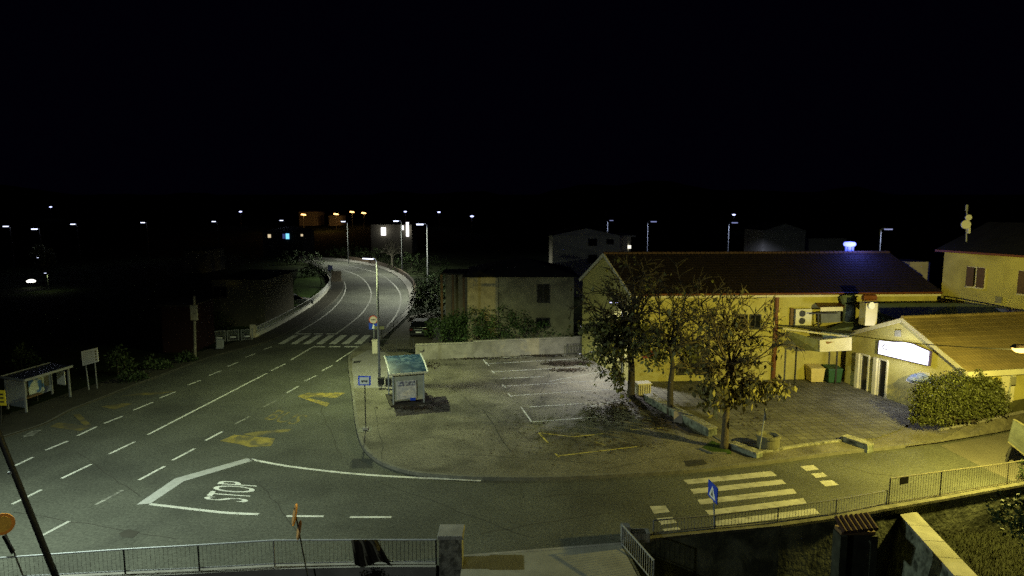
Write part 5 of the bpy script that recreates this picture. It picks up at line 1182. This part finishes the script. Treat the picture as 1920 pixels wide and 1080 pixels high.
# ================================================================== OTHER THINGS
# cream and green bins
def wbin(label, x, y, w, h, m_, dark):
    p = G(x, y, SZ+.05); t = thing('wheelie_bin', label, 'bin', p, 'bins under the canopy'); m = MB(); hw = w/2
    m.hexa([(p.x-hw*.85, p.y, p.z+.05), (p.x+hw*.85, p.y, p.z+.05), (p.x+hw*.85, p.y+w*.8, p.z+.05), (p.x-hw*.85, p.y+w*.8, p.z+.05)], [(p.x-hw, p.y-.08, p.z+h), (p.x+hw, p.y-.08, p.z+h), (p.x+hw, p.y+w*.9, p.z+h), (p.x-hw, p.y+w*.9, p.z+h)]); m.build('body', m_, t, bevel=.03)
    m = MB(); m.hexa([(p.x-hw*1.06, p.y-.12, p.z+h+.004), (p.x+hw*1.06, p.y-.12, p.z+h+.004), (p.x+hw*1.06, p.y+w, p.z+h+.004), (p.x-hw*1.06, p.y+w, p.z+h+.004)], [(p.x-hw, p.y-.1, p.z+h+.06), (p.x+hw, p.y-.1, p.z+h+.06), (p.x+hw, p.y+w*.95, p.z+h+.16), (p.x-hw, p.y+w*.95, p.z+h+.16)]); m.build('lid', m_, t, bevel=.02)
    for s in (-1, 1):
        m = MB(); m.disc((p.x+s*hw*.8, p.y+.1, p.z+.06), (1, 0, 0), .07, .05, 14); m.build('wheel', blackpl, t)
wbin('cream wheeled bin with closed lid under the canopy', 1532, 718, .95, .95, binb, 0)
wbin('dark green wheeled bin beside the cream one at the shop corner', 1565, 719, .95, .95, bing, 0)
# clutter under canopy: dark shelf
p = G(1500, 700, SZ); t = thing('storage_rack', 'dark cluttered rack in the shade under the canopy', 'rack', p)
for i in range(3):
    m = MB(); m.box((p.x+.3, p.y+.5, .55+i*.5), (1.6, .5, .05)); m.build('shelf', wood, t)
for s in (-.5, 1.1):
    m = MB(); m.box((p.x+s, p.y+.5, .9), (.06, .5, 1.6)); m.build('upright', wood, t)
# low stone walls around the patio
def stonewall(label, pts, w, h):
    t = thing('stone_wall', label, 'wall', pts[0]); m = MB(); wallline(m, pts, w, 0, h-.08); m.build('wall_face', stone2, t); m = MB(); wallline(m, pts, w+.06, h-.078, h); m.build('coping', stone, t); return t
stonewall('long low stone wall running between the trees and the patio', [G(1213, 752, SZ), G(1336, 818, SZ)], .5, .62)
stonewall('short low stone wall right of the front tree', [G(1372, 838, SZ), G(1424, 858, SZ)], .42, .42)
stonewall('short isolated stone wall at the right end of the patio', [G(1582, 826, SZ), G(1632, 843, SZ)], .45, .45)
# round planter
p = G(1440, 838, SZ+.05); m = MB(); m.lathe(p, [(.5, 0), (.53, .1), (.53, .5), (.58, .52), (.58, .64), (.45, .64), (.44, .5), (.02, .5)], 28); tag(m.build('round_planter', mat('planter_stone', (.13, .125, .085), .9, .25, 4, .3, 20), smooth=False), 'round concrete planter beside the patio signpost', 'planter')
# slatted box
p = G(1207, 741, SZ); t = thing('slatted_box', 'pale slatted concrete box behind the left tree', 'box', p); m = MB(); m.box((p.x, p.y+.3, SZ+.35), (.85, .6, .7), .2); m.build('body', plaster_w, t, bevel=.02)
m = MB()
for i in range(6):
    o = Vector((-.36+i*.145, 0, 0)); m.box((p.x+o.x, p.y-.02+.2*o.x, SZ+.35), (.03, .02, .6), .2)
m.build('slats', dmetal, t); m = MB(); m.box((p.x, p.y+.3, SZ+.73), (.95, .7, .06), .2); m.build('top_slab', trim, t)
# leaning board at wall
p = G(1270, 792, SZ); m = MB(); m.panel([p+Vector((-.22, -.1, 0)), p+Vector((.22, -.25, .0)), p+Vector((.28, .1, .55)), p+Vector((-.16, .22, .55))], .03, (0, 1, .3)); tag(m.build('leaning_board', mat('board_brown', (.2, .17, .15), .7)), 'small brownish board leaning on the long stone wall', 'board')
# tree pits
tpz = MB(); wallline(tpz, [G(1312, 842, SZ), G(1335, 851, SZ), G(1362, 852, SZ)], .1, 0, SZ+.09); struct('tree_pit_edging', tpz, kerbm)
tg = MB(); quadpx(tg, [(1312, 842), (1335, 850), (1372, 851), (1366, 838), (1335, 826)], SZ+.02); struct('tree_pit', tg, grassm)
tg = MB(); quadpx(tg, [(1165, 738), (1200, 738), (1260, 785), (1300, 808), (1330, 822), (1290, 815), (1225, 785)], SZ+.012); struct('soil_bed', tg, mat('soil', (.03, .025, .016), .95, .4, 3, .6, 15))
# fallen leaves
dlm = MB(); rnd = random.Random(5)
def scat(cx, cy, rx, ry, n, s=.12):
    for _ in range(n):
        a = rnd.gauss(0, .5); b = rnd.gauss(0, .5); p = G(cx+a*rx, cy+b*ry, SZ+.02); ang_ = rnd.uniform(0, 2*pi); r = s*rnd.uniform(.5, 1.2); d1 = Vector((cos(ang_), sin(ang_), rnd.uniform(-.2, .3)))*r; d2 = Vector((-sin(ang_), cos(ang_), rnd.uniform(-.2, .3)))*r*.5
        p.z += abs(d1.z)+abs(d2.z); dlm.face([p-d1, p-d2, p+d1, p+d2])
scat(1050, 682, 28, 4, 700); scat(1085, 681, 22, 3, 450); scat(1065, 694, 32, 3, 260); scat(1020, 667, 40, 2.5, 250); scat(900, 672, 60, 2.5, 200); scat(1200, 755, 30, 12, 700); scat(1250, 790, 40, 14, 500); scat(1150, 770, 60, 25, 500); scat(1150, 830, 90, 20, 260, .08); scat(1400, 790, 60, 25, 300); scat(780, 765, 50, 5, 250); scat(1000, 800, 140, 60, 350, .07); scat(800, 685, 30, 6, 120)
o = dlm.build('fallen_leaves', deadl); o['kind'] = 'stuff'; o['label'] = 'brown fallen leaves strewn over the parking lot'
# ---- cars
def car(name, label, loc, rz, body, wid=1.75, ln=4.2):
    t = thing(name, label, 'car', (0, 0, 0)); hw = wid/2
    prof = [(-ln/2, .35), (-ln/2-.03, .7), (-ln/2+.12, .95), (-ln/2+.9, .98), (ln/2-.95, .95), (ln/2-.1, .78), (ln/2, .5), (ln/2-.05, .3)]
    m = MB(); a = [Vector((-hw*(.97 if 0 < i < 6 else .93), y, z)) for i, (y, z) in enumerate(prof)]; b = [Vector((hw*(.97 if 0 < i < 6 else .93), y, z)) for i, (y, z) in enumerate(prof)]
    m.hexa(a, b); m.build('body', body, t, bevel=.06)
    cab_ = [(-ln/2+.1, .95), (-ln/2+.5, 1.42), (ln/2-2.0, 1.45), (ln/2-1.15, .93)]
    m = MB(); m.hexa([Vector((-hw*(.92 if z < 1 else .74), y, z)) for y, z in cab_], [Vector((hw*(.92 if z < 1 else .74), y, z)) for y, z in cab_]); cb_ = m.build('windows', glassd, t, bevel=.04)
    m = MB(); m.box((0, (cab_[1][0]+cab_[2][0])/2, 1.455), (hw*1.46, cab_[2][0]-cab_[1][0]+.1, .05)); m.build('roof', body, t, bevel=.02)
    for sx_ in (-1, 1):
        for sy in (-1, 1):
            m = MB(); m.disc((sx_*(hw-.1), sy*(ln/2-.75), .32), (1, 0, 0), .32, .2, 22); w_ = m.build('wheel', blackpl, t); m = MB(); m.disc((sx_*(hw-.01), sy*(ln/2-.75), .32), (1, 0, 0), .19, .04, 16); m.build('rim', mat('rim_grey', (.08, .08, .08), .4), w_)
        m = MB(); m.box((sx_*(hw-.18), -ln/2-.01, .78), (.28, .06, .16)); m.build('tail_light', mat('tail_red', (.08, .006, .005), .3), t)
        m = MB(); m.box((sx_*(hw-.22), ln/2-.06, .66), (.32, .1, .14)); m.build('headlight', whitepl, t)
    m = MB(); m.box((0, -ln/2-.045, .56), (.52, .02, .12)); m.build('number_plate', signw, t)
    m = MB(); m.box((0, -ln/2-.03, .8), (.8, .02, .05)); m.build('chrome_strip', metal, t)
    m = MB(); m.box((0, -ln/2, .38), (wid*.92, .12, .2)); m.build('bumper', blackpl, t, bevel=.02)
    t.location = loc; t.rotation_euler = (0, 0, rz); return t
blackcar = mat('car_paint_black', (.004, .004, .005), .6, .1, 2, spec=.2); whitecar = mat('car_paint_silver', (.35, .36, .36), .3, .05, 2, spec=.6)
p = G(785, 634, 0); car('parked_car', 'black car seen from behind in the fenced driveway', (p.x, p.y+2.1, 0), 0, blackcar)
p = G(548, 577, 0); car('parked_car', 'silver tailed dark car parked on the grass behind the left balustrade', (p.x, p.y+1, 0), radians(-68), whitecar)
# driveway slab under the car
m = MB(); quadpx(m, [(715, 655), (735, 625), (770, 592), (805, 585), (835, 600), (828, 655)], .02); struct('car_driveway', m, mat('drive_gravel', (.11, .1, .07), .9, .3, 1.2, .4, 15))
m = MB(); quadpx(m, [(540, 563), (560, 505), (590, 505), (612, 535), (606, 552), (560, 588), (480, 628), (400, 634), (410, 600)], .01); struct('lawn', m, mat('lawn_dark', (.06, .11, .02), .95, .5, .6, .8, 8))
# overhead cable
t = MB(); a = V(1440, 606, 44); b = V(1700, 645, 34); c = hd_ = Vector((19.5+1.6, 26, 7.0)); t.tube(smooth_line([V(1440, 606, 43), V(1520, 617, 40), V(1600, 629, 37), V(1700, 642, 34), V(1800, 650, 30.5), V(1940, 657, 26.5)], 5), .022, 5); tag(t.build('overhead_cable', blackpl), 'thin black cable sagging across the shop gable to the right edge', 'cable')
t = MB(); t.tube(smooth_line([V(1130, 500, 40.5), V(1168, 560, 39.5)], 3), .015, 4)
# ================================================================== TREES
rnd = random.Random(11)
def crown_pts(Y, pts, dy): return [V(x, y, Y+o) for (x, y), o in zip(pts, dy)]
def ls1(e, r): return r.choice((3, 4, 6)) if e.z < 5.4 else r.choice((0, 0, 0, 1))
p = G(1183, 744, SZ); Y = p.y
lim = [(1120, 610), (1105, 570), (1140, 545), (1160, 520), (1185, 505), (1210, 520), (1225, 545), (1230, 580), (1215, 620), (1130, 640), (1155, 600), (1195, 560), (1150, 660), (1205, 650), (1110, 600), (1170, 560), (1125, 660), (1150, 690), (1165, 705), (1115, 630)]
tree('leafy_tree', 'leftmost and tallest of three street trees, dark leafy crown by the lamp', p, [p, V(1184, 690, Y), V(1181, 650, Y), V(1184, 615, Y)], [V(x, y, Y+(rnd.uniform(-2.6, -.3) if x < 1175 else rnd.uniform(-1.8, 1.2))) for x, y in lim], ls1, leafg, barkd, 21, 'trees on the edge of the parking lot', r0=.2, twigs=12, sub=5, leafsz=.3)
def ls2(e, r): return r.choice((0, 2, 4)) if e.z < 4.6 else r.choice((0, 0, 0, 1))
p = G(1257, 777, SZ); Y = p.y
lim = [(1215, 600), (1235, 575), (1260, 560), (1285, 555), (1315, 568), (1325, 600), (1318, 635), (1210, 650), (1230, 625), (1300, 650), (1290, 600), (1262, 600), (1225, 680), (1290, 680)]
tree('bare_topped_tree', 'middle of three street trees with bare top twigs', p, [p, V(1257, 725, Y), V(1261, 685, Y), V(1257, 660, Y)], [V(x, y, Y+rnd.uniform(-1.4, 1.4)) for x, y in lim], ls2, leafg, barkd, 22, 'trees on the edge of the parking lot', r0=.16, twigs=13, sub=6, leafsz=.27)
def ls3(e, r): return r.choice((2, 4, 6)) if e.z < 3.7 else r.choice((0, 0, 1, 1))
p = G(1358, 840, SZ); Y = p.y
lim = [(1300, 600), (1330, 580), (1355, 575), (1385, 572), (1415, 590), (1440, 610), (1455, 645), (1430, 680), (1300, 640), (1310, 700), (1325, 740), (1420, 720), (1400, 745), (1350, 740), (1345, 640), (1395, 630), (1290, 690), (1340, 700), (1400, 690), (1435, 720)]
tree('autumn_tree', 'front right street tree with drooping brown autumn leaves', p, [p, V(1360, 800, Y), V(1364, 755, Y), V(1374, 720, Y), V(1371, 690, Y)], [V(x, y, Y+rnd.uniform(-1.2, 1.2)) for x, y in lim], ls3, leafb, bark, 23, 'trees on the edge of the parking lot', r0=.16, twigs=11, sub=5, leafsz=.31, hang=1.2)
# hedge by the shop
hx = [1722, 1736, 1750, 1765, 1780, 1795, 1810, 1825, 1840, 1855, 1867]; p = V(1790, 795, 33.9); hb = []
for i, x in enumerate(hx):
    f_ = (x-1722)/145; yb = 812-38*f_; Yh = 34.1+.35*f_; q = V(x, yb, Yh); topy = (722, 712, 706, 703, 700, 698, 698, 700, 702, 706, 716)[i]
    hh_ = V(x, topy, Yh).z-q.z
    hb.append((q.x-p.x, q.y-p.y, q.z-p.z+hh_*.3, .5, .62, hh_*.33)); hb.append((q.x-p.x, q.y-p.y+.1, q.z-p.z+hh_*.68, .48, .5, hh_*.34))
bush('shop_hedge', 'large bright green hedge in front of the shop wall', 'hedge', p, hb, 17000, .13, leafh, 31)
# garden bushes behind the garden wall
gl = ['dense dark bush at the left of the garden behind the low wall', 'broad green bush behind the low wall, second from the left', 'tall green bush in the middle of the walled garden', 'rounded green bush right of the tallest garden bush', 'low spreading bush in front of the grey house window', 'small bush at the right end of the walled garden']
for i, (x, yb, w_, h_) in enumerate(((848, 641, 2.2, 2.6), (890, 645, 2.4, 3.2), (930, 643, 2.4, 3.3), (970, 643, 2.4, 2.9), (1008, 641, 2.2, 2.4), (1048, 640, 1.9, 1.7))):
    p = G(x, yb, 0); bush('garden_bush', gl[i], 'bush', p, [(0, .3, h_*.45, w_*.75, 1.2, h_*.5), (w_*.6, .8, h_*.35, w_*.55, 1, h_*.36), (-w_*.6, .7, h_*.38, w_*.55, 1, h_*.42), (.3, .2, h_*.75, w_*.4, .7, h_*.3)], 3200, .2, leafv, 40+i, 'bushes in the walled garden')
# vegetation round the curve
leafx = mat('leaf_shade', (.014, .022, .008), .8, .4, .8, island=.5, spec=.05)  # leaf_dark darkened further to offset the lamp beside these shrubs
vl = [('roadside_bush', 'dense bush outside the curve right of the parapet', 803, 562, 2.4, 2.9), ('roadside_bush', 'bush behind the black car at the driveway head', 795, 592, 2.2, 2.8), ('roadside_bush', 'tall dark shrub between the curve and the open shed', 815, 535, 4.0, 4.5), ('roadside_bush', 'shrub behind the middle of the parapet', 770, 512, 4.5, 3.6), ('roadside_bush', 'low shrub on the bank above the far bend', 715, 492, 5.5, 3.0), ('roadside_bush', 'dim shrub mass above the far road end', 655, 484, 6, 3.0), ('roadside_bush', 'dark shrub at the left of the far road end', 560, 497, 6, 3.2), ('roadside_bush', 'dark hedge clump inside the bend', 590, 520, 3.2, 2.2), ('roadside_bush', 'shadowed shrub left of the parked silver car', 510, 560, 3.2, 2.6), ('roadside_bush', 'shadowed shrub beside the left bungalow', 475, 585, 2.4, 2.2), ('roadside_bush', 'dark shrub behind the utility pole', 385, 625, 2.0, 1.8)]
for i, (nm, lab, x, yb, w_, h_) in enumerate(vl):
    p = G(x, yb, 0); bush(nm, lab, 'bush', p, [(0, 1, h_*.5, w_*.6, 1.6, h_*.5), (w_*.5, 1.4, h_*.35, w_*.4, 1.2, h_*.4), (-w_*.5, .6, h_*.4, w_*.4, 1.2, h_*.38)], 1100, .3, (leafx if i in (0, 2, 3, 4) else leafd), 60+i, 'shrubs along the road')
sl_lab = [('verge_shrub', 'dim leafy shrub behind the left bus shelter roof', 42, 700, 1.4, 2.2), ('verge_shrub', 'dim slender shrub right of the white information board', 222, 704, 1.1, 2.3), ('verge_shrub', 'low scrub on the dark verge left of the utility pole', 290, 694, 1.8, .9), ('verge_shrub', 'scrub patch below the dim slender shrub', 245, 716, 1.6, .7), ('verge_shrub', 'small scrub beside the utility pole foot', 345, 680, 1.2, .7)]
for i, (nm, lab, x, yb, w_, h_) in enumerate(sl_lab):
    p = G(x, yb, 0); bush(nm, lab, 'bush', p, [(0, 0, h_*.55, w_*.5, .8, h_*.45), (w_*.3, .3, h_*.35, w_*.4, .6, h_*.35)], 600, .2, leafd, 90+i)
# bare tree near the curve
p = G(735, 500, 0); Y = p.y
tree('bare_tree', 'pale leafless tree on the bank above the curve', p, [p, V(735, 490, Y), V(734, 480, Y)], [V(x, y, Y+o) for x, y, o in ((722, 462, 0), (728, 452, 1), (735, 448, 0), (742, 452, -1), (750, 462, 0), (716, 472, 1), (755, 470, 0))], lambda e, r: 0, leafd, mat('bark_pale', (.22, .2, .15), .9), 24, r0=.22, twigs=6, sub=4)
p = V(97, 520, 105); p.z = .5; 
bush('lit_tree', 'small round tree lit bright green by the far left lamps', 'tree', p, [(-.9, 0, 4.2, 1.6, 1.4, 1.4), (-.6, 0, 3.3, 1.2, 1.2, 1.3)], 900, .35, leafh, 97)
bush('yard_shrub', 'dark shrub in the yard corner at the bottom right', 'bush', V(1905, 985, 20.5), [(0, 0, .1, .9, .7, .9), (.6, -.6, -.3, 1.0, .7, 1.1), (.2, -1.5, -.8, .9, .8, 1)], 2500, .14, leafd, 98)
bush('yard_shrub', 'dark ivy shrub below the road sign at the right edge', 'bush', G(1935, 905, 0), [(0, 0, .5, .6, .5, .6)], 500, .12, leafd, 99)
# grass tufts on the bank
gmb = MB(); rnd = random.Random(9)
for _ in range(5000):
    a = rnd.uniform(.2, 5); b = rnd.uniform(-1, 4.5); p = q1e+d_*0; p = q1e+(q2e-q1e).normalized()*b-nL*(.5+a); p.z = -1.3; dx = rnd.gauss(0, .05); h_ = rnd.uniform(.06, .2); gmb.face([p+Vector((-.012, 0, 0)), p+Vector((.012, 0, 0)), p+Vector((dx, rnd.gauss(0, .05), h_))])
o = gmb.build('grass', mat('grass_blades', (.02, .021, .007), .8, .4, 3, island=.4)); o['kind'] = 'stuff'; o['label'] = 'dry rough grass on the bank right of the stone yard wall'
# scrap of lit thing at far left, its light put in as emission
p = V(58, 524, 98); m = MB(); m.lathe(p-Vector((0, 0, .8)), [(.1, .35), (.55, .4), (.6, .6), (.25, .8), (.1, .82)], 7); tag(m.build('lit_canopy', mat('lit_canopy_glow', (.9, .9, .8), .5, 0, 3, emit=(1, .97, .85), es=2.5)), 'bright white glowing canopy at the far left below the lamps', 'canopy')
# ================================================================== WORLD, CAMERA, RENDER
w = bpy.data.worlds.new('World'); scn.world = w; w.use_nodes = True; nt = w.node_tree
sky = nt.nodes.new('ShaderNodeTexSky'); sky.sky_type = 'NISHITA'; sky.sun_disc = False; sky.sun_elevation = radians(-6); sky.sun_rotation = radians(200)
bg = nt.nodes['Background']; bg.inputs['Strength'].default_value = .004
bg2 = nt.nodes.new('ShaderNodeBackground'); bg2.inputs['Color'].default_value = (.0003, .00016, .0013, 1); bg2.inputs['Strength'].default_value = 1.0
ad = nt.nodes.new('ShaderNodeAddShader'); nt.links.new(sky.outputs[0], bg.inputs['Color']); nt.links.new(bg.outputs[0], ad.inputs[0]); nt.links.new(bg2.outputs[0], ad.inputs[1]); nt.links.new(ad.outputs[0], nt.nodes['World Output'].inputs['Surface'])
cd = bpy.data.cameras.new('camera'); cam = bpy.data.objects.new('camera', cd); col.objects.link(cam)
cd.sensor_width = 36; cd.lens = 36*F/1920; cd.clip_end = 4000; cd.clip_start = .1
cam.location = (0, 0, H); cam.rotation_euler = (radians(90)-PITCH, 0, 0); scn.camera = cam
scn.view_settings.view_transform = 'Standard'; scn.view_settings.look = 'None'; scn.view_settings.exposure = .1; scn.view_settings.gamma = 1
scn.cycles.use_denoising = False
scn.cycles.max_bounces = 5; scn.cycles.sample_clamp_indirect = .4; scn.cycles.sample_clamp_direct = 2.5
